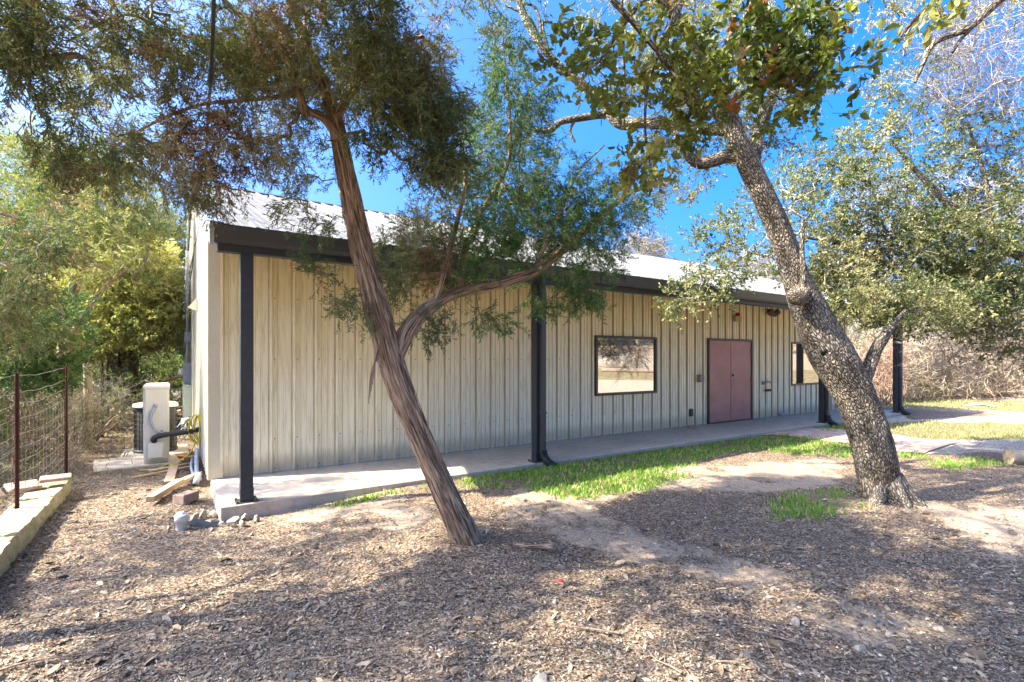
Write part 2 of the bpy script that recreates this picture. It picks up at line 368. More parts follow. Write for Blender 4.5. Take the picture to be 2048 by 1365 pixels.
def ground_mat():
    m, nt, ns, ls, bs = newmat("ground"); bs.inputs['Roughness'].default_value = 0.95; bs.inputs['Specular IOR Level'].default_value = 0.1
    a = ns.new("ShaderNodeAttribute"); a.attribute_name = 'tint'
    sp = ns.new("ShaderNodeSeparateColor"); ls.new(a.outputs['Color'], sp.inputs[0])
    v = coords(nt)
    nf = noise(nt, v, 3.2, 5, 0.7); nm = noise(nt, v, 22, 4, 0.7); nh = noise(nt, v, 110, 3, 0.7)
    def msk(src, amt=1.2, lo=0.42, hi=0.60):
        t = N(nt, "ShaderNodeMath", operation='MULTIPLY_ADD'); t.inputs[1].default_value = amt; ls.new(nf, t.inputs[0])
        s = N(nt, "ShaderNodeMath", operation='SUBTRACT'); ls.new(src, s.inputs[0]); s.inputs[1].default_value = amt*0.5
        ls.new(s.outputs[0], t.inputs[2]); return ramp(nt, t.outputs[0], [(lo, (0,0,0)), (hi, (1,1,1))])
    sand = ramp(nt, nm, [(0.25, (0.22, 0.16, 0.11)), (0.55, (0.36, 0.28, 0.205)), (0.8, (0.46, 0.38, 0.29))])
    vo = ns.new("ShaderNodeTexVoronoi"); vo.inputs['Scale'].default_value = 70; vo.inputs['Randomness'].default_value = 1; ls.new(v, vo.inputs['Vector'])
    vs = ns.new("ShaderNodeSeparateColor"); ls.new(vo.outputs['Color'], vs.inputs[0])
    mulch = ramp(nt, vs.outputs[0], [(0.0, (0.05, 0.033, 0.023)), (0.45, (0.14, 0.098, 0.067)), (0.75, (0.25, 0.185, 0.132)), (1.0, (0.38, 0.30, 0.225))])
    vg = ns.new("ShaderNodeTexVoronoi"); vg.inputs['Scale'].default_value = 38; ls.new(v, vg.inputs['Vector'])
    vgs = ns.new("ShaderNodeSeparateColor"); ls.new(vg.outputs['Color'], vgs.inputs[0])
    grav = ramp(nt, vgs.outputs[0], [(0.0, (0.22, 0.18, 0.14)), (0.5, (0.38, 0.325, 0.265)), (1.0, (0.52, 0.46, 0.385))])
    grass = ramp(nt, nm, [(0.3, (0.10, 0.085, 0.045)), (0.6, (0.20, 0.18, 0.09)), (0.8, (0.34, 0.28, 0.18))])
    c = mix(nt, msk(sp.outputs[0]), sand, mulch)
    c = mix(nt, msk(sp.outputs[2]), c, grav)
    c = mix(nt, msk(sp.outputs[1]), c, grass)
    c = mix(nt, 1.0, c, ramp(nt, nh, [(0.3, (0.72, 0.72, 0.72)), (0.7, (1.15, 1.15, 1.15))]), 'MULTIPLY')
    ls.new(c, bs.inputs['Base Color'])
    hh = mix(nt, 0.5, nm, vs.outputs[1]); bump(nt, hh, 0.7, 0.025, bs); return m
M_ground = ground_mat()

def paver_mat():
    m, nt, ns, ls, bs = newmat("pavers"); bs.inputs['Roughness'].default_value = 0.85
    v = coords(nt); br = ns.new("ShaderNodeTexBrick"); br.inputs['Scale'].default_value = 1.0
    br.inputs['Brick Width'].default_value = 0.42; br.inputs['Row Height'].default_value = 0.42; br.inputs['Mortar Size'].default_value = 0.008
    br.inputs['Color1'].default_value = (0.43, 0.29, 0.23, 1); br.inputs['Color2'].default_value = (0.50, 0.36, 0.29, 1); br.inputs['Mortar'].default_value = (0.18, 0.14, 0.11, 1)
    ls.new(v, br.inputs['Vector'])
    n = noise(nt, v, 4, 5, 0.7); c = mix(nt, 1.0, br.outputs[0], ramp(nt, n, [(0.3, (0.75, 0.75, 0.75)), (0.7, (1.15, 1.15, 1.15))]), 'MULTIPLY')
    ls.new(c, bs.inputs['Base Color']); return m
M_paver = paver_mat()
# ------------------------------------------------------------ ground
def Gp(px, py, h=0.03):
    Y = F * (EYE - h) / (py - 719.0); return ((px - 1024) / F * Y, Y)
def sdf(x, y, poly):
    p = np.array(poly); d = np.full(np.shape(x), 1e9); ins = np.zeros(np.shape(x), bool)
    for i in range(len(p)):
        a = p[i]; b = p[(i+1) % len(p)]; e = b - a
        t = np.clip(((x-a[0])*e[0] + (y-a[1])*e[1]) / (e @ e + 1e-9), 0, 1)
        d = np.minimum(d, np.hypot(x - a[0] - t*e[0], y - a[1] - t*e[1]))
        c = ((a[1] > y) != (b[1] > y)) & (x < (b[0]-a[0])*(y-a[1])/(b[1]-a[1]+1e-12) + a[0]); ins ^= c
    return np.where(ins, -d, d)
def pm(x, y, pix, soft, h=0.03):
    return sstep(-sdf(x, y, [Gp(a, b, h) for a, b in pix]), -soft, soft)
GRASS = [([(860,978),(960,955),(1100,935),(1290,905),(1560,874),(1600,880),(1720,885),(1700,912),(1580,908),(1480,905),(1380,930),(1290,962),(1160,975),(1000,978)], 0.2, 0.06),
         ([(1545,1010),(1600,985),(1700,985),(1715,1010),(1640,1035),(1570,1035)], 0.25, 0.03),
         ([(1850,918),(1960,912),(2010,925),(1900,938)], 0.2, 0.05), ([(1730,905),(1830,902),(1850,912),(1740,920)], 0.15, 0.05),
         ([(1630,853),(1690,853),(1700,862),(1650,863)], 0.15, 0.1),
         ([(640,1010),(740,995),(800,985),(800,992),(700,1012)], 0.12, 0.03), ([(1000,972),(1150,962),(1300,950),(1380,955),(1290,985),(1120,1000)], 0.15, 0.04)]
DRYG = [([(1730,846),(1990,842),(2300,850),(2100,870),(1730,872)], 0.2, 0.08), ([(1700,852),(1960,842),(2200,850),(2400,870),(2000,874),(1700,874)], 0.4, 0.08), ([(1700,792),(2060,805),(2500,812),(2500,830),(2060,824),(1760,815),(1700,806)], 0.6, 0.1),
        ([(0,905),(120,905),(70,960),(0,1010),(-300,1050),(-300,920)], 0.4, 0.0)]
SAND = [([(1010,985),(1120,970),(1260,985),(1200,1020),(1290,1060),(1420,1100),(1560,1140),(1640,1200),(1930,1250),(2050,1330),(1800,1320),(1640,1265),(1560,1230),(1380,1160),(1200,1100),(1080,1075),(1000,1040)], 0.25, 0.0),
        ([(560,1010),(780,985),(860,1040),(830,1080),(620,1080),(520,1040)], 0.35, 0.0), 
        
        ([(1800,1010),(2100,1000),(2300,1080),(2000,1110)], 0.5, 0.0), ([(1250,940),(1680,915),(1700,980),(1250,985)], 0.3, 0.03),
        ]
GRAV = [([(1690,868),(1850,842),(2050,828),(2600,830),(6000,800),(6000,1300),(2300,940),(2050,900),(1840,905),(1700,893)], 0.35, 0.05), ([(1690,818),(1800,822),(1830,850),(1700,856)], 0.25, 0.1)]
def masks(x, y):
    n = fbm(x*0.8, y*0.8, 7.7, 3)
    g = 0*x; dg = 0*x; s = 0*x; gr = 0*x
    for q, w, h in GRASS: g = np.maximum(g, pm(x, y, q, w, h))
    for q, w, h in DRYG: dg = np.maximum(dg, pm(x, y, q, w, h))
    for q, w, h in SAND: s = np.maximum(s, pm(x, y, q, w, h))
    for q, w, h in GRAV: gr = np.maximum(gr, pm(x, y, q, w, h))
    # the drive, lawn strip and drive again out to the right of the yard
    far = sstep(x, 14, 17); lawn = far * sstep(x, 24.5, 26) * (1 - sstep(x, 34, 36)); far2 = far * sstep(60 - x + 0*y, -4, 2)
    gr = np.maximum(gr, far2 * (1 - lawn) * sstep(y, -14, -10) * (1 - sstep(y, 15 + 0*x, 18)))
    g = np.where(lawn > 0.5, 0.75, g); dg = np.maximum(dg, lawn * 0.5)
    s = s * (0.55 + 0.7*sstep(fbm(x*1.9, y*1.9, 3.3, 3, 4), .35, .6)); mul = 1 - np.clip(s * 0.8, 0, 1)
    d = np.sqrt((x-1)**2 + (y-4)**2); mul = mul * (1 - 0.8*sstep(d, 14, 22))
    masks.green = g
    return mul, np.maximum(g * 0.75, dg * 0.85), gr * (1 - lawn)
def build_ground():
    n = 520; T = math.asinh(400 / 2.2); t = np.linspace(-T, T, n)
    gx = 2.2*np.sinh(t) + 1.0; gy = 2.2*np.sinh(t) + 5.0
    X, Y = np.meshgrid(gx, gy); X = X.ravel(); Y = Y.ravel()
    Z = gz(X, Y)
    i = np.arange(n-1)[None, :]; j = np.arange(n-1)[:, None]*n
    f = np.stack([i+j, i+j+1, i+j+n+1, i+j+n], -1).reshape(-1, 4)
    a, b, c = masks(X, Y)
    ob = mk('ground', np.stack([X, Y, Z], 1), f, M_ground, smooth=True, col=np.stack([a, b, c], 1)); tag(ob, kind='structure')
build_ground()

# porch slab and path
mb = MB()
for k in range(4):
    a = -0.0 + k*4.5 + (0.004 if k else 0); b = (k+1)*4.5
    mb.box(a, b, -1.56, -0.0, -0.12, 0.14, 0.012)
slab = mb.build('porch_slab', M_conc); slab.location = (W0[0], W0[1], 0); slab.rotation_euler = (0, 0, BROT); tag(slab, kind='structure')
q = np.array([(5.45, 11.35), (7.15, 12.4), (9.3, 10.75), (7.45, 9.35)]); vs = []; fs = []
nn = 24
for j in range(nn+1):
    for i in range(nn+1):
        s, t = i/nn, j/nn; p = (1-s)*(1-t)*q[0] + s*(1-t)*q[1] + s*t*q[2] + (1-s)*t*q[3]
        vs.append((p[0], p[1], gzs(p[0], p[1]) + 0.022))
for j in range(nn):
    for i in range(nn): a = j*(nn+1)+i; fs.append((a, a+1, a+nn+2, a+nn+1))
tag(mk('path', vs, np.array(fs)[:, ::-1], M_paver), kind='structure')

# ------------------------------------------------------------ the metal building (own frame: x along the porch, y away from the yard)
MB.grime = None
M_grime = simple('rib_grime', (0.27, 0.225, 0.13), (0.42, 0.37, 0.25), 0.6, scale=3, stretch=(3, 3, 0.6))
bld = thing('metal_building', 'long cream ribbed metal building with galvanised roof, dark porch posts and mauve double doors', 'building', (W0[0], W0[1], 0), BROT)
LEN, WID, PITCH = 17.95, 12.0, 0.305
SL = (5.82 - 3.195) / 7.6
def roofz(v): return 3.195 + (min(v, 12 - v) + 1.6) * SL
def profile(a, b, off=0.06):
    """breakpoints (s, depth) of an R-panel between a and b"""
    pts = []
    k0 = int(math.floor(a / PITCH)) - 1
    base = [(0, 0.0), (0.030, 0.0), (0.046, 0.038), (0.080, 0.038), (0.096, 0.0), (0.150, 0.0), (0.156, 0.006), (0.170, 0.006), (0.176, 0), (0.236, 0), (0.242, 0.006), (0.256, 0.006), (0.262, 0)]
    for k in range(k0, int(b / PITCH) + 2):
        for s, d in base: pts.append((k*PITCH + s + off, d))
    pts = np.array(pts); S = pts[(pts[:, 0] > a) & (pts[:, 0] < b), 0]
    S = np.concatenate([[a], S, [b]]); return S, np.interp(S, pts[:, 0], pts[:, 1])
def siding(mb, a, b, z0, z1, axis, pos, sgn, off=0.06):
    S, D = profile(a, b, off); v = []; f = []; n = len(S)
    for s, d in zip(S, D):
        zt = z1(s) if callable(z1) else z1
        for z in (z0, zt): v.append((s, pos + sgn*d, z) if axis == 'x' else (pos + sgn*d, s, z))
    for i in range(n-1): f.append((2*i, 2*i+2, 2*i+3, 2*i+1))
    mb.add(v, f)
    for i in range(n-1):
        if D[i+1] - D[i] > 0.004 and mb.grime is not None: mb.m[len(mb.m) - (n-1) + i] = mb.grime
WIN = [(6.90, 8.77, 0.985, 2.25), (14.5, 16.37, 0.985, 2.25)]; DOOR = (10.65, 12.54, 0.14, 2.275)
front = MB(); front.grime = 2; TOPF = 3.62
edges = [0.10]
for a, b, z0, z1 in (WIN[0], DOOR, WIN[1]):
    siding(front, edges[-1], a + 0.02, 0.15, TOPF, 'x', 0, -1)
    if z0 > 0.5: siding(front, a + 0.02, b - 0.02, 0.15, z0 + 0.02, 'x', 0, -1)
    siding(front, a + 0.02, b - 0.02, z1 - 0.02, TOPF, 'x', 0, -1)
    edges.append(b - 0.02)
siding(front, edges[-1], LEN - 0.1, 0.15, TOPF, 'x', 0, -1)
rnd = random.Random(3)
front.cur = 1
k = 1
while k*PITCH + 0.06 + 0.12 < LEN - 0.2:
    u = k*PITCH + 0.06 + 0.118
    for z in (0.20, 0.62, 1.75, 2.62, 3.2):
        if any(a - 0.05 < u < b + 0.05 and z0 - 0.1 < z < z1 + 0.1 for a, b, z0, z1 in WIN + [DOOR]): continue
        front.box(u - 0.007, u + 0.007, -0.007, -0.0005, z - 0.007, z + 0.007)
    k += 1
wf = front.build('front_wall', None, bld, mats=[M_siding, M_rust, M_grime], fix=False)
# core behind the panels keeps daylight out
c = MB(); c.box(0.03, LEN - 0.03, 0.05, WID - 0.05, 0.02, 3.45); c.build('wall_core', M_trimc, bld)
g = MB()
siding(g, 0.10, WID, 0.13, lambda s: roofz(s) - 0.03, 'y', 0, -1)
g.cur = 1
k = 1
while k*PITCH + 0.2 < WID:
    for z in (0.2, 1.4, 2.6, 3.6): g.box(-0.007, -0.0005, k*PITCH + 0.17, k*PITCH + 0.184, z, z + 0.014)
    k += 1
g.build('gable_wall', None, bld, mats=[M_gable, M_rust], fix=False)
g = MB(); siding(g, 0.0, WID, 0.13, lambda s: roofz(s) - 0.03, 'y', LEN, 1); g.build('gable_wall', M_gable, bld, fix=False)
g = MB(); siding(g, 0.0, LEN, 0.13, 3.6, 'x', WID, 1); g.build('back_wall', M_gable, bld, fix=False)
g = MB(); g.box(-0.035, 0.105, -0.036, 0.001, 0.145, 3.6); g.box(-0.036, 0.0, -0.0355, 0.105, 0.135, 3.66)
g.build('corner_trim', M_trimc, bld)
g = MB(); g.box(0.10, LEN, -0.012, -0.001, 0.1405, 0.152); g.build('base_trim', M_galv, bld)
# roof: ribbed sheets on both slopes
def roofsheet(mb, v0, v1):
    S, D = profile(-0.06, LEN + 0.06, 0.0); v = []; f = []; sl = math.hypot(1, SL); m = 12
    for j in range(m+1):
        vv = v0 + (v1-v0)*j/m
        for s, d in zip(S, D): v.append((s, vv, roofz(vv) + d*1.0))
    n = len(S)
    for j in range(m):
        for i in range(n-1): f.append((j*n+i, j*n+i+1, (j+1)*n+i+1, (j+1)*n+i))
    mb.add(v, f)
g = MB(); roofsheet(g, -1.62, 6.0); roofsheet(g, 6.0, 13.62)
# underside
g.add([(-0.05, -1.58, roofz(-1.58)-0.03), (LEN+0.05, -1.58, roofz(-1.58)-0.03), (LEN+0.05, 6, roofz(6)-0.04), (-0.05, 6, roofz(6)-0.04), (LEN+0.05, 13.58, roofz(13.58)-0.03), (-0.05, 13.58, roofz(13.58)-0.03)], [(0,1,2,3), (3,2,4,5)])
roof = g.build('roof', M_roof, bld, fix=False)
g = MB(); z = roofz(6) + 0.045
g.add([(-0.1, 5.82, z-0.075), (-0.1, 6, z), (-0.1, 6.18, z-0.075), (LEN+0.1, 5.82, z-0.075), (LEN+0.1, 6, z), (LEN+0.1, 6.18, z-0.075)], [(0,3,4,1), (1,4,5,2)])
g.build('ridge_cap', M_bronze, bld)
# rake trims down both ends, fascia gutter and beam
for uu, nm in ((-0.10, 'rake_trim'), (LEN + 0.062, 'rake_trim')):
    g = MB()
    for (v0, v1) in ((-1.66, 6.0), (6.0, 13.66)):
        z0, z1 = roofz(v0), roofz(v1)
        for (ua, ub, dz0, dz1) in ((uu, uu + 0.038, -0.20, 0.045), (uu - 0.0 if uu < 0 else uu - 0.08, uu + 0.12 if uu < 0 else uu + 0.038, 0.045, 0.052)):
            g.add([(ua, v0, z0+dz0), (ub, v0, z0+dz0), (ub, v0, z0+dz1), (ua, v0, z0+dz1), (ua, v1, z1+dz0), (ub, v1, z1+dz0), (ub, v1, z1+dz1), (ua, v1, z1+dz1)],
                  [(0,1,2,3), (7,6,5,4), (0,4,5,1), (1,5,6,2), (2,6,7,3), (3,7,4,0)])
    g.build(nm, M_galv, bld)
g = MB()
for a, b in ((-0.05, 6.1), (6.104, 12.2), (12.204, LEN + 0.05)):
    g.add([(a, -1.60, 3.02), (a, -1.63, 3.06), (a, -1.68, 3.19), (a, -1.68, 3.205), (a, -1.665, 3.205), (a, -1.52, 3.20), (a, -1.50, 3.02),
           (b, -1.60, 3.02), (b, -1.63, 3.06), (b, -1.68, 3.19), (b, -1.68, 3.205), (b, -1.665, 3.205), (b, -1.52, 3.20), (b, -1.50, 3.02)],
          [(i, (i+1) % 7, (i+1) % 7 + 7, i+7) for i in range(7)] + [tuple(range(7))[::-1], tuple(range(7, 14))])
g.build('gutter', M_fascia, bld)
for a in (3.05, 6.1, 9.15, 12.2, 15.25): g = MB(); g.box(a - 0.02, a + 0.02, -1.6885, -1.6805, 3.075, 3.215, 0.002); g.build('gutter_strap', M_dark, bld)
g = MB(); g.box(-0.02, LEN, -1.485, -1.36, 2.945, 3.06, 0.006); g.build('porch_beam', M_dark, bld)
POSTS = [(0.27, 0.13), (4.37, 0.13), (13.35, 0.13), (17.8, 0.15)]
for u, w in POSTS:
    g = MB(); g.box(u - w/2, u + w/2, -1.50, -1.37, 0.141, 2.944, 0.004)
    g.box(u - w/2 - 0.012, u + w/2 + 0.012, -1.512, -1.358, 0.1405, 0.15, 0.002)
    g.box(u - w/2 - 0.05, u + w/2 + 0.05, -1.545, -1.335, 0.1405, 0.149)
    for sx in (-1, 1):
        for yy in (-1.53, -1.35): g.box(u + sx*(w/2 + 0.032) - 0.01, u + sx*(w/2 + 0.032) + 0.01, yy - 0.01, yy + 0.01, 0.1492, 0.168, 0.003)
    if u < 1: g.box(u - w/2 - 0.004, u + w/2 + 0.004, -1.506, -1.50, 0.142, 0.30, 0.002)
    g.build('porch_post', M_dark, bld)
for u in (4.37, 13.35, 17.8):     # rain pipes standing on the yard side of three posts
    g = MB(); a = u - 0.012; g.box(a, a + 0.085, -1.585, -1.503, 0.30, 3.03, 0.01)
    for z in (0.9, 2.3): g.box(a - 0.01, a + 0.095, -1.590, -1.5005, z, z + 0.03, 0.003)
    o = g.build('downspout', M_fascia, bld)
    pts = spline([(a+0.042, -1.55, 0.33), (a+0.05, -1.56, 0.25), (a+0.075, -1.59, 0.18), (a+0.11, -1.66, 0.12), (a+0.13, -1.74, 0.085)], 12)
    r = 0.064 + 0.008*(np.sin(np.arange(len(pts))*1.6))
    g = MB(); g.tube(pts, r, 16); g.build('corrugated_elbow', M_black, o, smooth=False)

def framed(u0, u1, z0, z1, name):
    fr = MB(); w = 0.055
    fr.box(u0, u1, -0.055, 0.02, z1 - w, z1, 0.004); fr.box(u0, u1, -0.055, 0.02, z0, z0 + w, 0.004)
    fr.box(u0, u0 + w, -0.055, 0.02, z0 + w + 0.001, z1 - w - 0.001, 0.004); fr.box(u1 - w, u1, -0.055, 0.02, z0 + w + 0.001, z1 - w - 0.001, 0.004)
    fr.box(u0 + w, u0 + w + 0.018, -0.035, 0.01, z0 + w, z1 - w); fr.box(u1 - w - 0.018, u1 - w, -0.035, 0.01, z0 + w, z1 - w)
    return fr
for a, b, z0, z1 in WIN:
    win = bpy.data.objects.new('window', None); COL.objects.link(win); win.parent = bld
    framed(a, b, z0, z1, 'w').build('frame', M_bronze, win)
    g = MB(); g.box(a + 0.05, b - 0.05, -0.020, -0.012, z0 + 0.05, z1 - 0.05); g.build('pane', M_glass, win)
a, b, z0, z1 = DOOR
g = MB(); w = 0.05
g.box(a, a + w, -0.06, 0.03, z0 + 0.001, z1 - w, 0.004); g.box(b - w, b, -0.06, 0.03, z0 + 0.001, z1 - w, 0.004); g.box(a, b, -0.06, 0.03, z1 - w + 0.001, z1, 0.004)
g.box(a + w, b - w, -0.05, 0.02, z0 + 0.001, z0 + 0.018, 0.003)
g.box(b - w - 0.02, b - w, -0.062, -0.03, 0.35, 0.48, 0.003); g.box(b - w - 0.02, b - w, -0.062, -0.03, 1.15, 1.28, 0.003); g.box(b - w - 0.02, b - w, -0.062, -0.03, 1.92, 2.05, 0.003)
g.build('door_frame', M_bronze, bld)
mid = (a + b) / 2
for k, (d0, d1) in enumerate(((a + w + 0.003, mid - 0.004), (mid + 0.004, b - w - 0.003))):
    g = MB(); g.box(d0, d1, -0.035, 0.01, z0 + 0.025, z1 - w - 0.003, 0.004)
    if k: g.box(d0 - 0.014, d0 - 0.001, -0.044, -0.036, z0 + 0.03, z1 - w - 0.01)
    dr = g.build('door', M_door, bld)
    if k:
        g = MB(); g.tube([(d0+0.09, -0.036, 1.16), (d0+0.09, -0.05, 1.16)], 0.036, 20); g.tube([(d0+0.09, -0.045, 1.16), (d0+0.09, -0.085, 1.16)], 0.013, 10)
        g.tube([(d0+0.085, -0.085, 1.16), (d0+0.15, -0.088, 1.158), (d0+0.215, -0.08, 1.15)], [0.013, 0.011, 0.010], 10); g.build('handle', M_chrome, dr, True)
        g = MB(); g.tube([(d0+0.07, -0.036, 1.335), (d0+0.07, -0.058, 1.335)], 0.03, 20); g.build('deadbolt', M_black, dr, True)

# ------------------------------------------------------------ fixtures on the walls
def wallthing(name, label, cat, u, v, z, group=None):
    return thing(name, label, cat, B(u, v, z), BROT, group)
t = wallthing('fire_alarm', 'beige alarm box with red strobe lens on the wall above the mauve doors', 'alarm', 11.82, -0.033, 2.80)
g = MB(); g.box(-0.13, 0.13, -0.08, 0, -0.07, 0.07, 0.008); g.box(0.03, 0.09, -0.088, -0.079, -0.03, 0.03, 0.004); g.build('case', M_tan, t)
g = MB(); g.lathe([(0.05, 0.07), (0.05, 0.12), (0.042, 0.15), (0.02, 0.165), (0.001, 0.168)], (0, -0.045, 0), 20); g.build('strobe_lens', M_red, t, True)
t = wallthing('junction_box', 'square grey electrical box on the wall left of the double doors with conduit above', 'electrical box', 10.28, -0.033, 1.285)
g = MB(); g.box(-0.085, 0.085, -0.10, 0, -0.09, 0.09, 0.006); g.box(-0.08, 0.08, -0.106, -0.1005, -0.085, 0.085, 0.003); g.build('box', simple('box_paint', (0.25, 0.22, 0.19)), t)
g = MB(); g.tube([(0, -0.035, 0.091), (0, -0.035, 1.9)], 0.012, 8); [g.box(-0.03, 0.03, -0.05, 0, z, z + 0.02) for z in (0.7, 1.4)]; g.build('conduit', M_siding, t, True)
t = wallthing('outlet_box', 'small black weatherproof outlet low on the wall left of the double doors', 'outlet', 9.96, -0.033, 0.47)
g = MB(); g.box(-0.05, 0.05, -0.06, 0, -0.09, 0.09, 0.012); g.build('cover', M_black, t); g = MB(); g.box(0.051, 0.1, -0.012, 0, -0.075, 0.085, 0.004); g.build('plate', M_white, t)
t = wallthing('water_spigot', 'pale lever spigot fixed to the wall right of the double doors', 'spigot', 13.02, -0.033, 1.11)
g = MB(); g.tube([(0, 0, 0), (0.02, -0.06, 0.0), (0.05, -0.11, 0.012)], [0.035, 0.028, 0.024], 12); g.tube([(0.0, -0.05, 0), (-0.05, -0.06, -0.05)], 0.018, 10); g.build('body', M_grey, t, True)
g = MB(); g.tube(spline([(-0.05, -0.1, -0.005), (0.05, -0.115, 0.03), (0.16, -0.11, 0.028), (0.25, -0.10, 0.0)], 5), [0.016]*5 + [0.026]*5 + [0.022]*5 + [0.006], 10); g.build('lever', M_tan, t, True)
t = wallthing('hose_bib', 'small black double hose tap on the wall below the pale spigot', 'tap', 13.22, -0.033, 0.90)
g = MB(); g.tube([(-0.12, -0.05, 0), (0.12, -0.05, 0)], 0.018, 10); g.tube([(0, 0, 0), (0, -0.06, 0)], 0.02, 10)
for s in (-1, 0, 1): g.lathe([(0.001, -0.035), (0.03, -0.03), (0.03, 0.022), (0.012, 0.03), (0.001, 0.03)], (s*0.1, -0.05, 0), 12)
tag(g.build('manifold', M_black, t, True))
t = wallthing('wasp_nest', 'brown papery nest under the eave between the doors and the oak trunk', 'nest', 13.46, -0.04, 3.02)
vs, fs, _ = tube(spline([(-0.22, -0.03, 0.05), (-0.1, -0.06, 0.0), (0.05, -0.07, -0.02), (0.18, -0.05, 0.03), (0.26, -0.03, 0.06)], 5), 0.07, 12)
vs = vs + (np.stack([vnoise(vs[:,0]*22, vs[:,1]*22, vs[:,2]*22, s) for s in (1,2,3)], 1) - 0.5)*0.07
o = mk('comb', vs, fs, simple('nest_paper', (0.16, 0.11, 0.07), (0.07, 0.045, 0.03), 0.95, scale=40), t, True)

# on the slab
t = thing('brick', 'single tan brick lying on the porch slab by the double doors', 'brick', (4.2, 12.0, 0.141), 0.3)
g = MB(); g.box(-0.10, 0.10, -0.05, 0.05, 0, 0.07, 0.008); tag(g.build('brick_body', M_flag, t))
def rockmesh(name, size, seed, mat, sub=3, rough=0.35, flat=1.0):
    import bmesh
    bm = bmesh.new(); bmesh.ops.create_icosphere(bm, subdivisions=sub, radius=1.0)
    v = np.array([x.co[:] for x in bm.verts]); rs = np.random.RandomState(seed)
    for _ in range(9):
        nrm = rs.randn(3); nrm /= np.linalg.norm(nrm); d = rs.uniform(0.45, 0.85); s = v @ nrm
        v = v - np.maximum(s - d, 0)[:, None]*nrm
    v = v*(1 + rough*0.3*(vnoise(v[:,0]*2.5+seed, v[:,1]*2.5, v[:,2]*2.5)-0.5)[:, None])
    v = v*np.array(size); v[:, 2] *= flat
    for x, c in zip(bm.verts, v): x.co = c
    me = bpy.data.meshes.new(name); bm.to_mesh(me); bm.free(); me.materials.append(mat); return me
def place(me, name, x, y, z, rz, s=1.0):
    o = bpy.data.objects.new(name, me); COL.objects.link(o); o.location = (x, y, z); o.rotation_euler = (rz*0.3, rz*0.17, rz); o.scale = (s, s, s); return o
p = (7.66, 14.5); tag(place(rockmesh('rock', (0.13, 0.09, 0.07), 5, M_grey, 3), 'rock', p[0], p[1], 0.19, 0.4), 'grey weathered rock sitting on the slab between the doors and the second window', 'rock')

# electrical service on the sunny gable wall (u = 0, looking along -u)
def gth(name, label, cat, v, z): return thing(name, label, cat, B(-0.034, v, z), BROT)
t = gth('meter_base', 'grey electric meter box with round meter and riser pipe on the gable wall', 'electric meter', 7.0, 1.42)
g = MB(); g.box(-0.16, 0, -0.16, 0.16, -0.24, 0.24, 0.008); g.build('box', M_grey, t)
g = MB(); g.tube([(-0.161, 0, 0.02), (-0.25, 0, 0.02), (-0.27, 0, 0.02)], [0.085, 0.08, 0.05], 20); g.build('meter', M_white, t, True)
g = MB(); g.tube([(-0.08, 0, 0.24), (-0.08, 0, 3.0)], 0.035, 12); g.box(-0.14, 0, -0.06, 0.06, 0.75, 1.0, 0.01); g.build('riser', M_grey, t)
t = gth('breaker_panel', 'tall pale green breaker cabinet under the electric meter on the gable wall', 'electrical cabinet', 6.7, 0.75)
g = MB(); g.box(-0.17, 0, -0.2, 0.2, -0.42, 0.38, 0.01); g.box(-0.18, -0.171, -0.19, 0.19, -0.4, 0.36, 0.004); g.build('cabinet', M_panel, t)
t = gth('wall_light', 'round white floodlight high on the gable wall', 'light', 7.5, 4.05)
g = MB(); g.tube([(0, 0, 0.1), (-0.1, 0, 0.08), (-0.16, 0, 0.0)], 0.02, 8); g.lathe([(0.02, 0.06), (0.09, 0.03), (0.11, -0.03), (0.001, -0.04)], (-0.17, 0, 0), 16); g.build('lamp_head', M_white, t, True)
t = gth('wall_bracket', 'small cream wedge bracket high on the gable wall near the corner', 'bracket', 3.2, 2.72)
g = MB(); g.add([(0, -0.03, 0.16), (-0.02, -0.03, 0.16), (-0.16, -0.03, -0.02), (0, -0.03, -0.08), (0, 0.03, 0.16), (-0.02, 0.03, 0.16), (-0.16, 0.03, -0.02), (0, 0.03, -0.08)], [(0,1,2,3), (7,6,5,4), (0,4,5,1), (1,5,6,2), (2,6,7,3), (3,7,4,0)]); tag(g.build('wedge', M_gable, t))
t = gth('cable_bundle', 'tangled grey and black cables hanging under the breaker cabinet', 'cables', 6.2, 0.35)
rs = random.Random(5); g = MB()
for k in range(16):
    g.cur = k % 3
    p = [(-rs.uniform(.03, .2), rs.uniform(-.3, .3), 0.02)]
    for j in range(5): p.append((p[-1][0] - rs.uniform(-.06, .09), p[-1][1] + rs.uniform(-.2, .2), 0.02 - 0.09*(j+1) + rs.uniform(-.04, .04)))
    g.tube(spline(p, 5), 0.012, 6)
g.build('cables', None, t, True, mats=[M_grey, M_black, M_white])

# ------------------------------------------------------------ outdoor units, pads, pipes and scrap by the gable
def ug(u, v): x, y, _ = B(u, v); return x, y, gzs(x, y)
t = thing('concrete_pad', 'flat concrete pad under the tall cream outdoor unit', 'concrete pad', (-6.0, 8.35, gzs(-6.0, 8.35)), BROT + 0.1)
g = MB(); g.box(-0.62, 0.5, -0.38, 0.72, -0.06, 0.05, 0.015); tag(g.build('pad', M_conc, t))
x, y, z = -5.90, 8.55, gzs(-6.0, 8.35) + 0.05
t = thing('heat_pump_unit', 'tall narrow cream outdoor heat pump unit standing on the near concrete pad', 'outdoor unit', (x, y, z), BROT)
g = MB(); g.box(-0.17, 0.17, -0.42, 0.42, 0.04, 1.23, 0.03); g.box(-0.18, 0.18, -0.43, 0.43, 1.17, 1.255, 0.025)
for s in (-0.3, 0.3): g.box(-0.17, 0.17, s - 0.04, s + 0.04, 0, 0.045, 0.005)
g.build('casing', M_unit, t)
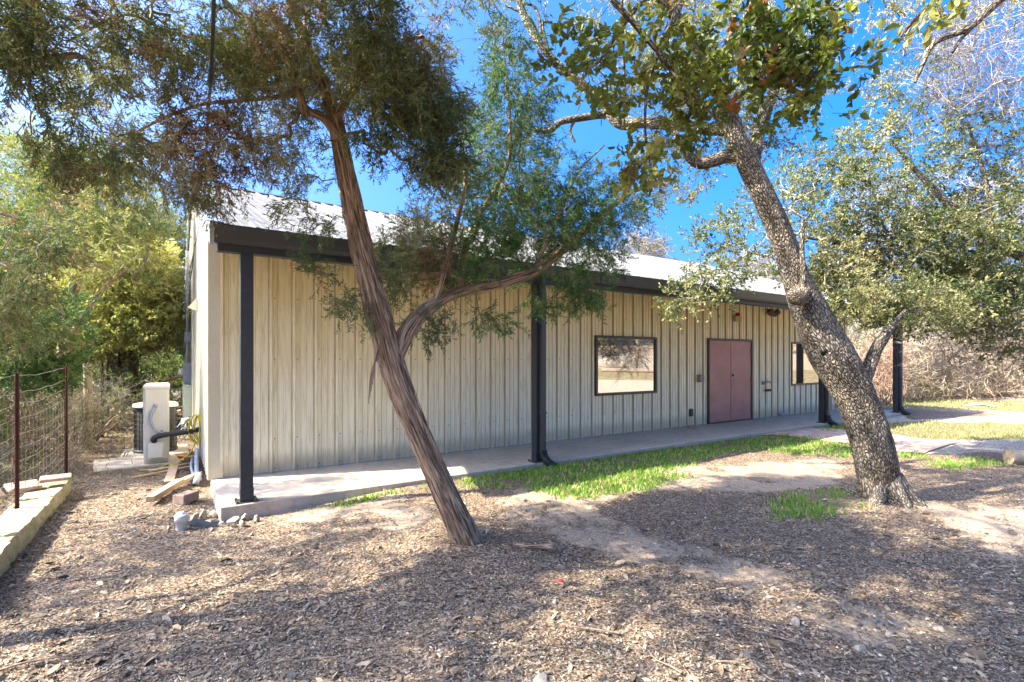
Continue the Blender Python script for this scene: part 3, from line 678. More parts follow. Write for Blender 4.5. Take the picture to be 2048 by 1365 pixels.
g = MB(); g.box(-0.11, 0.10, -0.475, -0.421, 0.08, 0.34, 0.035); g.build('valve_cover', M_white, t)
g = MB(); g.box(0.0, 0.09, -0.424, -0.42, 0.505, 0.52, 0.001); g.build('grip_slot', M_black, t)
for zz in (0.38, 0.88):
    g = MB(); g.tube([(-0.171, 0.05, zz), (-0.185, 0.05, zz)], 0.24, 28); g.build('fan_grille', M_grey, t, True)
pts = spline([(-0.02, -0.43, 0.90), (-0.06, -0.46, 0.80), (-0.07, -0.47, 0.68), (-0.02, -0.48, 0.56), (0.08, -0.49, 0.48), (0.2, -0.5, 0.46)], 6)
g = MB(); g.tube(pts, 0.022, 10); g.tube([pts[0], pts[0] + np.array([0.01, 0.0, 0.05])], 0.028, 10); g.build('flexible_conduit', M_grey, t, True)
pts = spline([(-0.03, -0.43, 0.36), (-0.02, -0.49, 0.42), (0.07, -0.52, 0.455), (0.25, -0.50, 0.47), (0.45, -0.46, 0.48), (0.60, -0.4, 0.50)], 8)
g = MB(); g.tube(pts, 0.042 + 0.004*np.sin(np.arange(len(pts))*2.1), 12); g.build('insulated_pipe', M_pipe, t, True)
x, y = -6.52, 9.42; z = gzs(x, y)
t = thing('base_slab', 'low concrete slab under the round black condenser', 'concrete pad', (x, y, z), BROT)
g = MB(); g.box(-0.5, 0.5, -0.5, 0.5, -0.06, 0.05, 0.012); tag(g.build('pad', M_conc, t))
t = thing('condenser_unit', 'round black-grilled condenser with beige lid behind the tall cream unit', 'air conditioner', (x, y, z + 0.05), BROT); t.scale = (0.82, 0.82, 0.98)
g = MB(); g.lathe([(0.36, 0.0), (0.36, 0.78)], (0, 0, 0.02), 40); g.lathe([(0.0, 0.0), (0.41, 0.0), (0.415, 0.05), (0.36, 0.055)], (0, 0, 0), 40); g.build('coil', simple('coil', (0.02, 0.02, 0.022), (0.05, 0.05, 0.05), 0.6, scale=60, stretch=(1, 1, 6)), t, True)
g = MB()
for k in range(30):
    a = k/30*2*math.pi; g.box(-0.004, 0.004, 0.385, 0.397, 0.04, 0.82, M=Matrix.Rotation(a, 4, 'Z'))
for k in range(9):
    zz = 0.08 + k*0.088; aa = np.linspace(0, 2*math.pi, 41); g.tube(np.stack([0.392*np.cos(aa), 0.392*np.sin(aa), np.full(41, zz)], 1), 0.006, 5)
g.build('guard', M_black, t)
g = MB(); g.lathe([(0.38, 0.82), (0.42, 0.82), (0.425, 0.85), (0.41, 0.885), (0.34, 0.90), (0.33, 0.87), (0.001, 0.86)], (0, 0, 0), 40); g.build('lid', M_unit, t, True)
# yellow cord hanging from the pipe
x, y, _ = B(-0.10, 1.9); z0 = 0.78
t = thing('extension_cord', 'bright yellow cord looped over the black pipe by the gable wall', 'cord', (x, y, z0))
g = MB(); rs = random.Random(2)
for k in range(5):
    w = 0.06 + 0.015*k; aa = np.linspace(0, 2*math.pi, 26)
    g.tube(np.stack([w*np.sin(aa)*0.9 + rs.uniform(-.02, .02), 0.02*np.cos(aa*2) - 0.02*k + 0.04, -0.26*(1-np.cos(aa))*(0.9+0.1*k/4)*0.9 + 0.06], 1), 0.009, 6, cap=False)
g.tube(spline([(0.0, 0, -0.38), (-0.05, -0.1, -0.55), (-0.2, -0.25, -0.70), (-0.35, -0.2, -0.71), (-0.3, -0.5, -0.72), (-0.5, -0.6, -0.72)], 6), 0.009, 6)
g.build('cord', M_yellow, t, True)
# pipes at the foot of the gable wall
t = thing('drain_pipe', 'grey plastic pipes running along the foot of the gable wall', 'pipe', B(-0.1, 0.8, 0.05), BROT)
g = MB(); g.tube(spline([(0.0, 0.9, 0.25), (-0.02, 0.5, 0.06), (-0.03, 0.0, 0.03), (-0.01, -0.35, 0.02)], 6), 0.03, 12); g.tube(spline([(-0.06, 1.0, 0.10), (-0.09, 0.5, 0.05), (-0.08, 0.0, 0.04)], 6), 0.018, 10)
g.tube([(-0.06, -0.45, -0.02), (-0.02, -0.28, 0.08)], 0.04, 14); g.build('pipe', M_grey, t, True)
# scrap lumber
PLK = [((300, 937), (400, 918), 0.09, 0.035), ((262, 950), (395, 925), 0.05, 0.03), ((338, 958), (350, 920), 0.12, 0.025), ((300, 998), (360, 962), 0.10, 0.07), ((355, 965), (398, 945), 0.10, 0.05)]
LB = ['long pale plank nearest the concrete pad in the scrap pile', 'thin pale board lying across the scrap pile by the gable', 'short grey board lying crosswise between the longer planks', 'thick sawn timber end lying loose nearest the yard', 'short reddish board leaning toward the gable wall']
for k, ((a0, b0), (a1, b1), w, h) in enumerate(PLK):
    p0 = np.array(Gp(a0, b0, 0.1)); p1 = np.array(Gp(a1, b1, 0.1)); c = (p0+p1)/2; L = float(np.linalg.norm(p1-p0)); L = min(L, 1.9)
    t = thing('scrap_plank', LB[k], 'plank', (c[0], c[1], gzs(*c) + 0.01 + 0.012*k), math.atan2(p1[1]-p0[1], p1[0]-p0[0]), 'scrap planks beside the gable wall')
    g = MB(); g.box(-L/2, L/2, -w/2, w/2, 0, h, 0.004); g.build('board', M_lumber, t)
for k, (px, py, lab, nm, m) in enumerate([(385, 908, 'squared brown wood block between the unit and the gable wall', 'wood_block', M_lumber), (372, 985, 'small weathered wood block at the edge of the scrap pile', 'wood_block', M_flag)]):
    p = Gp(px, py, 0.12); t = thing(nm, lab, 'wood block', (p[0], p[1], gzs(*p)), 0.4 + k, 'loose wood blocks')
    g = MB(); g.box(-0.12, 0.12, -0.08, 0.08, 0, 0.11, 0.006); g.build('block', m, t)
p = Gp(357, 905, 0.13); t = thing('orange_tool', 'small orange plastic tool handle lying by the wood scraps', 'tool', (p[0], p[1], gzs(*p) + 0.05), 0.1)
g = MB(); g.tube(spline([(-0.16, 0, 0), (-0.08, 0.01, 0.02), (0.04, 0, 0.02), (0.15, -0.02, 0.0)], 4), [0.03]*4 + [0.022]*4 + [0.03]*4 + [0.02], 10); g.build('handle', M_orange, t, True)
# white cleanout fitting
p = Gp(363, 1062, 0.0); t = thing('cleanout_pipe', 'stubby white plastic drain cleanout cap sticking out of the mulch', 'drain cap', (p[0], p[1], gzs(*p) - 0.01), 0.2)
g = MB(); g.lathe([(0.05, -0.02), (0.05, 0.09), (0.062, 0.09), (0.064, 0.155), (0.058, 0.165), (0.001, 0.165)], (0, 0, 0), 28); g.build('fitting', M_white, t, True)
g = MB(); g.box(-0.025, 0.025, -0.025, 0.025, 0.165, 0.19, 0.006); g.build('cap_knob', M_white, t)
p = Gp(432, 1046, 0.0); vs = []; fs = []; n = 14
for j in range(n+1):
    for i in range(n+1):
        s, q2 = i/n - .5, j/n - .5; x = p[0] + s*0.5 + 0.05*q2; y = p[1] + q2*0.30; vs.append((x, y, gzs(x, y) + 0.012 + 0.025*vnoise(s*9, q2*9, 2.0)*(1-2*abs(q2))))
for j in range(n):
    for i in range(n): fs.append((j*(n+1)+i, j*(n+1)+i+1, (j+1)*(n+1)+i+1, (j+1)*(n+1)+i))
o = mk('plastic_sheet', vs, fs, simple('dark_sheet', (0.02, 0.028, 0.045), (0.012, 0.018, 0.03), 0.7, spec=0.2), smooth=True); tag(o, 'crumpled dark blue-black plastic sheet under the rocks at the slab corner', 'plastic sheet')

# porch-corner rocks
rocks = [(470,1040,.075),(492,1032,.08),(455,1030,.05),(478,1022,.06),(500,1022,.07),(512,1040,.045),(486,1050,.05),(405,1028,.06),(390,1036,.05),(425,1025,.06),(445,1042,.045),(416,1038,.04),(466,1052,.035)]
rm = [rockmesh('rock', (1.2, 0.85, 0.75), s, M_rock, 3) for s in range(6)]
for k, (px, py, r) in enumerate(rocks):
    p = Gp(px, py, 0.03); o = place(rm[k % 6], 'rock', p[0], p[1], gzs(*p) + r*0.45, k*1.7, r)
    tag(o, 'rough pale rock in the little heap at the foot of the corner porch post', 'rock', 'rocks heaped by the corner post')
loose = [(1085,1357,.055),(975,1080,.04),(157,1115,.035),(1002,1290,.02),(940,1255,.028),(1290,1300,.03),(1590,1245,.045),(1780,1265,.035),(1880,1250,.04),(1640,1130,.03),(1745,1090,.03),(1930,1045,.03),(1720,1290,.045),(2020,1200,.035),(1110,1210,.03),(800,1260,.025),(260,1330,.03),(1460,1200,.03),(840,1120,.025),(1300,1215,.02)]
for k, (px, py, r) in enumerate(loose):
    p = Gp(px, py, 0.02); o = place(rm[(k*5) % 6], 'rock', p[0], p[1], gzs(*p) + r*0.12, k*2.3, r*0.85)
    tag(o, 'small pale limestone rock lying loose on the mulch of the yard', 'rock', 'loose rocks on the mulch')
for k, (px, py, r) in enumerate([(1955,812,.2),(1985,814,.14),(1900,806,.1),(1840,802,.09),(1790,800,.08),(1930,808,.08)]):
    p = Gp(px, py, 0.1); o = place(rm[k % 6], 'rock', p[0], p[1], gzs(*p) + 0.03, k*0.3, r); o.scale = (r*2, r*0.8, r*0.6)
    tag(o, 'flat white stone at the foot of the dry brush beyond the drive', 'rock', 'white stones along the brush')

# limestone edging blocks on the left
pts = [(-3.62, 3.42), (-4.02, 4.02), (-4.36, 4.55), (-4.72, 5.10), (-5.20, 5.85), (-5.80, 6.78)]
LBB = ['nearest pale limestone edging block at the left edge of the yard', 'second limestone edging block from the near end, with a greenish top', 'third limestone edging block, squarish with a mossy rough face', 'fourth limestone edging block with pale flat top, just before the flagstones', 'farthest limestone edging block, under the brown flagstones']
for k in range(5):
    a = np.array(pts[k]); b = np.array(pts[k+1]); d = b - a; L = np.linalg.norm(d) - 0.015; c = (a+b)/2; nrm = np.array([-d[1], d[0]])/np.linalg.norm(d)
    c = c + nrm*0.16
    h = [0.23, 0.22, 0.22, 0.20, 0.21][k]
    t = thing('edging_block', LBB[k], 'stone block', (c[0], c[1], gzs(*c) - 0.02), math.atan2(d[1], d[0]), 'limestone edging blocks')
    nx, ny, nz = 22, 8, 8; import bmesh
    bm = bmesh.new(); bmesh.ops.create_cube(bm, size=1.0); bmesh.ops.subdivide_edges(bm, edges=bm.edges, cuts=11, use_grid_fill=True)
    v = np.array([x.co[:] for x in bm.verts])
    v = np.sign(v)*np.minimum(np.abs(v), 0.5); e = (np.abs(v) > 0.499).sum(1); v = v*(1 - 0.012*(e >= 2)[:, None])
    v = v*np.array([L, 0.31, h]) + np.array([0, 0, h/2])
    side = (np.abs(v[:, 1]) > 0.14) | (np.abs(v[:, 0]) > L/2*0.97)
    dsp = (np.stack([fbm(v[:,0]*9 + k*7, v[:,1]*9, v[:,2]*9, 3, s) for s in (1,2,3)], 1) - 0.5)
    v = v + dsp*np.where(side, 0.05, 0.012)[:, None]
    for x, cc in zip(bm.verts, v): x.co = cc
    me = bpy.data.meshes.new('block'); bm.to_mesh(me); bm.free(); me.materials.append(M_lime); o = bpy.data.objects.new('block', me); COL.objects.link(o); o.parent = t
c = np.array([-5.72, 6.22]); 
for k, (dx, dy, rz, tilt, lab) in enumerate([(-0.05, -0.15, 1.0, 0.25, 'brown flagstone tilted against the others on the last edging block'), (0.10, 0.12, 0.7, 0.05, 'broad brown flagstone lying flat on the last edging block'), (-0.17, -0.42, 1.3, 0.7, 'small upright brown flagstone leaning at the near end of the stack')]):
    t = thing('flagstone', lab, 'flagstone', (c[0]+dx, c[1]+dy, 0.235 + 0.035*k*(k < 2)), rz, 'flagstones on the edging')
    t.rotation_euler = (tilt, 0, rz); g = MB(); g.box(-0.15 + 0.05*(k == 2), 0.15 - 0.05*(k == 2), -0.11, 0.11, 0, 0.04, 0.01); g.build('slab', M_flag, t)

# wire fence
fence = thing('wire_fence', 'rusty steel post wire mesh fence along the left woods', 'fence', (-6.0, 6.3, gzs(-6.0, 6.3)))
FP = [(35, 1046, 0.024), (133, 958, 0.024), (176, 906, 0.07), (205, 880, 0.03), (216, 862, 0.03)]
fpts = []
for k, (px, py, w) in enumerate(FP):
    p = Gp(px, py, 0.03); fpts.append(p)
d = np.array(fpts[0]) - np.array(fpts[1]); fpts = [tuple(np.array(fpts[0]) + d*2.0), tuple(np.array(fpts[0]) + d)] + fpts; ws = [0.024, 0.024] + [w for _, _, w in FP]
for k, (p, w) in enumerate(zip(fpts, ws)):
    g = MB(); z = gzs(*p) - 0.05; H = 1.66
    if w > 0.05: g.tube([(p[0], p[1], z), (p[0]+.005, p[1], z + 0.8), (p[0]-.01, p[1], z + H - 0.02)], [w, w*0.97, w*0.94], 14); m = M_postwood
    else:
        g.box(p[0]-w*0.75, p[0]+w*0.75, p[1]-0.006, p[1]+0.006, z, z+H, 0.001); g.box(p[0]-0.004, p[0]+0.004, p[1]-w-0.006, p[1]-0.007, z, z+H, 0.001); m = M_rust
        for q in range(24): g.box(p[0]-0.008, p[0]+0.008, p[1]-w-0.016, p[1]-w-0.0065, z+0.12+q*0.062, z+0.135+q*0.062)
    o = g.build('fence_post', m, None); o.data.transform(Matrix.Translation(-fence.location)); o.parent = fence
g = MB(); rs = random.Random(8)
for k in range(len(fpts)-1):
    a = np.array(fpts[k]); b = np.array(fpts[k+1]); n = 9
    for hz in (1.58, 1.40, 1.27, 1.12, 0.95, 0.80, 0.66, 0.52, 0.40, 0.30, 0.20, 0.10):
        pp = []
        for i in range(n+1):
            s = i/n; q = a + (b-a)*s; sag = 0.03*math.sin(math.pi*s)*(1 if hz > 1 else 1.5); pp.append((q[0], q[1] - 0.03 + rs.uniform(-.01, .01), gzs(*q) + hz - sag + rs.uniform(-.006, .006)))
        g.tube(pp, 0.003, 4, cap=False)
    L = np.linalg.norm(b-a); m = int(L/0.15)
    for i in range(m):
        q = a + (b-a)*(i+0.5)/m; x = rs.uniform(-.012, .012)
        g.tube([(q[0], q[1]-0.03, gzs(*q)+0.02), (q[0]+x, q[1]-0.03, gzs(*q)+0.5), (q[0], q[1]-0.03, gzs(*q)+1.12)], 0.0024, 3, cap=False)
o = g.build('wire_mesh', M_wire, None, fix=False); o.data.transform(Matrix.Translation(-fence.location)); o.parent = fence

# wooden rail behind the units
t = thing('wooden_railing', 'weathered wooden stair railing at the back of the gable wall', 'railing', B(-0.7, 9.5, gzs(*B(-0.7, 9.5)[:2])), BROT)
g = MB(); g.box(-0.05, 0.05, -0.05, 0.05, 0, 1.0, 0.004); g.build('post', M_lumber, t); g = MB(); g.box(-0.5, -0.4, 0.9, 1.0, -0.0, 0.8, 0.004); g.build('post', M_lumber, t)
g = MB(); g.tube([(-0.55, 0.0, 0.92), (0.62, 0.0, 1.28)], 0.045, 4); g.build('rail', M_lumber, t); g = MB(); g.box(-0.2, 0.6, -0.06, 0.4, 0.30, 0.36, 0.004); g.build('tread', M_lumber, t)

# log on the right, logs and posts across the drive (seen in the window glass)
M_logend = simple('log_end', (0.42, 0.33, 0.22), (0.12, 0.09, 0.06), 0.9, scale=9)
M_log = simple('log_bark', (0.30, 0.25, 0.20), (0.16, 0.13, 0.10), 0.95, scale=14, stretch=(0.3, 2, 2), bmp=0.5)
def log(x, y, rz, L, r, label, cat='log', grp=None):
    t = thing('log', label, cat, (x, y, gzs(x, y) + r*0.92), rz, grp)
    xs = np.linspace(0, L, 24); v, f, _ = tube(np.stack([xs, 0.015*np.sin(xs*2), 0*xs], 1), r, 20, lambda rr, th, l: rr*(1 + 0.07*(vnoise(np.cos(th)*2, np.sin(th)*2, l*1.5) - 0.5)))
    mk('bark', v, f, M_log, t, True)
    for s, k in ((0.0, 0), (L, 23)):
        ring = v[k*20:(k+1)*20]; c = ring.mean(0); vv = [c + [(-0.012 if k == 0 else 0.012), 0, 0]] + list(ring*0.999 + c*0.001); mk('cut_end', vv, [(0, i+1, (i+1) % 20 + 1) for i in range(20)], M_logend, t)
log(8.25, 8.55, -0.25, 3.6, 0.135, 'round cut end of a barked log lying at the right edge of the yard')
log(35.0, 5.1, -1.15, 5.5, 0.20, 'long bare log laid on the grass across the drive', grp='logs across the drive')
log(31.0, 8.0, -1.5, 4.0, 0.18, 'second bare log laid on the grass across the drive', grp='logs across the drive')
t = thing('wood_post', 'round grey wooden post standing by the logs across the drive', 'post', (35.5, 6.0, gzs(35.5, 6.0)))
g = MB(); g.tube([(0, 0, -0.1), (0, 0, 1.2), (0.02, 0, 2.6)], 0.11, 14); g.build('post', M_postwood, t, True)

# service cable from over the yard to the gable wall
e = np.array(B(-0.06, 7.3, 0)); e[2] = 3.95
pts = [P(436, -500, 1.9), P(427, -60, 2.7), P(423, 100, 3.6), P(414, 260, 5.2), P(404, 420, 8.2), tuple(e)]
t = thing('power_cable', 'black overhead power cable dropping across the trees to the gable wall', 'cable', tuple(e))
V3 = lambda dv, dz: (V[0]*dv - U[0]*0.03, V[1]*dv - U[1]*0.03, dz)
g = MB(); pp = spline(pts, 10) - e; g.tube(pp, 0.0085, 6); g.tube(pp + np.array([0.012, 0.0, 0.002]), 0.006, 5)
g.tube(spline([(0, 0, 0), V3(-0.5, -0.22), V3(-1.9, -0.42), V3(-3.6, -0.28), V3(-4.3, -0.1)], 6), 0.01, 5)
g.tube(spline([(0, 0.0, 0), (-0.03, -0.05, -0.6), (0.03, -0.12, -1.6), (0, -0.25, -2.2)], 6), 0.012, 5); g.build('cable', M_black, t, True)
#@@PLANTS
# ------------------------------------------------------------ foliage building blocks (all real faces)
def frames(d, rs, up=None):
    d = d / (np.linalg.norm(d, axis=1)[:, None] + 1e-9)
    r = rs.randn(*d.shape) if up is None else up + 0.35*rs.randn(*d.shape)
    a = np.cross(r, d); a /= np.linalg.norm(a, axis=1)[:, None] + 1e-9
    return np.stack([d, a, np.cross(d, a)], 1)            # rows: x (along), y, z
def bake(protos, pos, dirs, scale, col, rs, up=None, vary=0.18):
    VV, FF, CC = [], [], []; base = 0
    pick = rs.randint(0, len(protos), len(pos)); Fm = frames(dirs, rs, up)
    for k, (pv, pf, pc) in enumerate(protos):
        s = np.where(pick == k)[0]
        if not len(s): continue
        v = np.einsum('ni,kij->knj', pv, Fm[s]) * scale[s][:, None, None] + pos[s][:, None, :]
        n = len(pv)
        FF.append((pf[None] + (np.arange(len(s))*n)[:, None, None] + base).reshape(-1, pf.shape[1]))
        c = col[s][:, None, :] * pc[None, :, None] * (1 + vary*rs.uniform(-1, 1, (len(s), 1, 1)))
        VV.append(v.reshape(-1, 3)); CC.append(c.reshape(-1, 3)); base += n*len(s)
    return np.concatenate(VV), np.concatenate(FF), np.clip(np.concatenate(CC), 0, 1)
def leafquads(p, d, nrm, L, W, fold=0.18, tipw=0.5):
    """one folded leaf: 5 points and two quads; p base, d direction, nrm up"""
    s = np.cross(d, nrm); s /= np.linalg.norm(s) + 1e-9; n2 = np.cross(s, d)
    v = [p, p + d*L*tipw + s*W/2 + n2*fold*W, p + d*L - n2*0.1*L, p + d*L*tipw - s*W/2 + n2*fold*W, p + d*L*0.5 - n2*0.02*L]
    return v, [(0, 1, 2, 4), (0, 4, 2, 3)]
def bigleaf(p, d, nrm, L, W):
    s = np.cross(d, nrm); s /= np.linalg.norm(s) + 1e-9; n2 = np.cross(s, d); v = []
    for t, w, z in ((0.0, 0.03, 0), (0.12, 0.30, .01), (0.35, 0.46, .02), (0.62, 0.5, 0.0), (0.84, 0.34, -.05), (1.0, 0.02, -.14)):
        c = p + d*L*t + n2*L*z; v += [c - s*W*w + n2*W*0.16*w*2, c - n2*0.02*L, c + s*W*w + n2*W*0.16*w*2]
    f = []
    for i in range(5): f += [(3*i, 3*i+1, 3*i+4, 3*i+3), (3*i+1, 3*i+2, 3*i+5, 3*i+4)]
    return v, f
def proto_leaves(seed, n, L, W, twig=0.16, spread=1.0, fn=leafquads):
    rs = np.random.RandomState(seed); V_, F_, C_ = [], [], []
    for i in range(n):
        t = (i + rs.uniform(0, 1))/n; p = np.array([t*twig, rs.uniform(-.01, .01)*spread, rs.uniform(-.01, .01)*spread])
        a = rs.uniform(0, 6.28); o = rs.uniform(0.5, 1.2)
        d = np.array([math.cos(o), math.sin(o)*math.cos(a), math.sin(o)*math.sin(a)]); nn = rs.randn(3); nn -= d*(nn @ d)
        k = rs.uniform(0.7, 1.15); v, f = fn(p, d, nn, L*k, W*k)
        b = len(V_); V_ += list(v); F_ += [tuple(x + b for x in q) for q in f]; C_ += [rs.uniform(0.75, 1.25)]*len(v)
    # the twig
    for ang in (0, 1.57):
        b = len(V_); w = 0.0016*twig/0.16 + 0.0006; s = np.array([0, math.cos(ang), math.sin(ang)])*w
        V_ += [-s + [-.03, 0, 0], s + [-.03, 0, 0], s*.5 + [twig, 0, 0], -s*.5 + [twig, 0, 0]]; F_ += [(b, b+1, b+2, b+3)]; C_ += [0.9]*4
    return np.array(V_), np.array(F_), np.array(C_)
def proto_juniper(seed, L=0.17, n=13, wid=0.0085, sub=2):
    rs = np.random.RandomState(seed); V_, F_, C_ = [], [], []
    def blade(p, q, w, c):
        d = q - p; s = np.cross(d, rs.randn(3)); s /= np.linalg.norm(s) + 1e-9; b = len(V_)
        V_.extend([p, p + d*0.45 + s*w/2, q, p + d*0.45 - s*w/2]); F_.append((b, b+1, b+2, b+3)); C_.extend([c]*4)
    cur = rs.uniform(-.03, .03, 2); ax = lambda t: np.array([t*L, cur[0]*t*t, cur[1]*t*t - 0.02*t*t])
    for i in range(5): blade(ax(i/5 - 0.02), ax((i+1.3)/5), 0.0035, 0.8)
    for i in range(n):
        t = (i + rs.uniform(0, 1))/n; p = ax(t); a = rs.uniform(0, 6.28); o = rs.uniform(0.45, 0.95)
        d = np.array([math.cos(o), math.sin(o)*math.cos(a), math.sin(o)*math.sin(a)*0.6]); l = L*rs.uniform(0.28, 0.5)*(1.1 - 0.6*t)
        q = p + d*l; c = rs.uniform(0.75, 1.25); blade(p, q, wid, c)
        for j in range(sub):
            tt = rs.uniform(0.25, 0.95); d2 = d + rs.randn(3)*0.5; d2 /= np.linalg.norm(d2); blade(p + d*l*tt, p + d*l*tt + d2*l*rs.uniform(.3, .55), wid*0.85, c*rs.uniform(.85, 1.2))
    return np.array(V_), np.array(F_), np.array(C_)
def proto_bare(seed, L=0.5, n=7, w=0.004):
    rs = np.random.RandomState(seed); V_, F_, C_ = [], [], []
    def strip(pts, w0, w1, c):
        for ang in (0, 1):
            b = len(V_); m = len(pts)
            for i, p in enumerate(pts):
                d = pts[min(i+1, m-1)] - pts[max(i-1, 0)]; s = np.cross(d, [0.3, 1, 0.2] if ang else [0.1, -0.2, 1]); s /= np.linalg.norm(s) + 1e-9
                ww = w0 + (w1-w0)*i/(m-1); V_.extend([p - s*ww/2, p + s*ww/2]); C_.extend([c, c])
            for i in range(m-1): F_.append((b+2*i, b+2*i+1, b+2*i+3, b+2*i+2))
    def wander(p, d, l, m):
        out = [p]
        for i in range(m): d = d + rs.randn(3)*0.22; d /= np.linalg.norm(d); p = p + d*l/m; out.append(p)
        return out
    main = wander(np.zeros(3), np.array([1.0, 0, 0]), L, 5); strip(main, w, w*0.5, 1.0)
    for i in range(n):
        k = rs.randint(1, 5); d = np.array([1.0, 0, 0]) + rs.randn(3)*0.6; d /= np.linalg.norm(d)
        s = wander(main[k], d, L*rs.uniform(.25, .55), 3); strip(s, w*0.6, w*0.3, rs.uniform(.8, 1.2))
    return np.array(V_), np.array(F_), np.array(C_)
PR_OAK = [proto_leaves(s, 13, 0.042, 0.020) for s in range(5)]
PR_OAKN = [proto_leaves(s + 20, 9, 0.062, 0.032, 0.15, fn=bigleaf) for s in range(5)]
PR_FAR = [proto_leaves(s + 40, 14, 0.075, 0.038, 0.32, 3.0) for s in range(4)]
PR_JUN = [proto_juniper(s) for s in range(6)]
PR_JUNF = [proto_juniper(s + 9, 0.26, 12, 0.012, 2) for s in range(4)]
PR_BARE = [proto_bare(s, 0.5, 6, 0.0075) for s in range(6)]
PR_BRUSH = [proto_bare(s + 30, 0.6, 6, 0.017) for s in range(6)]

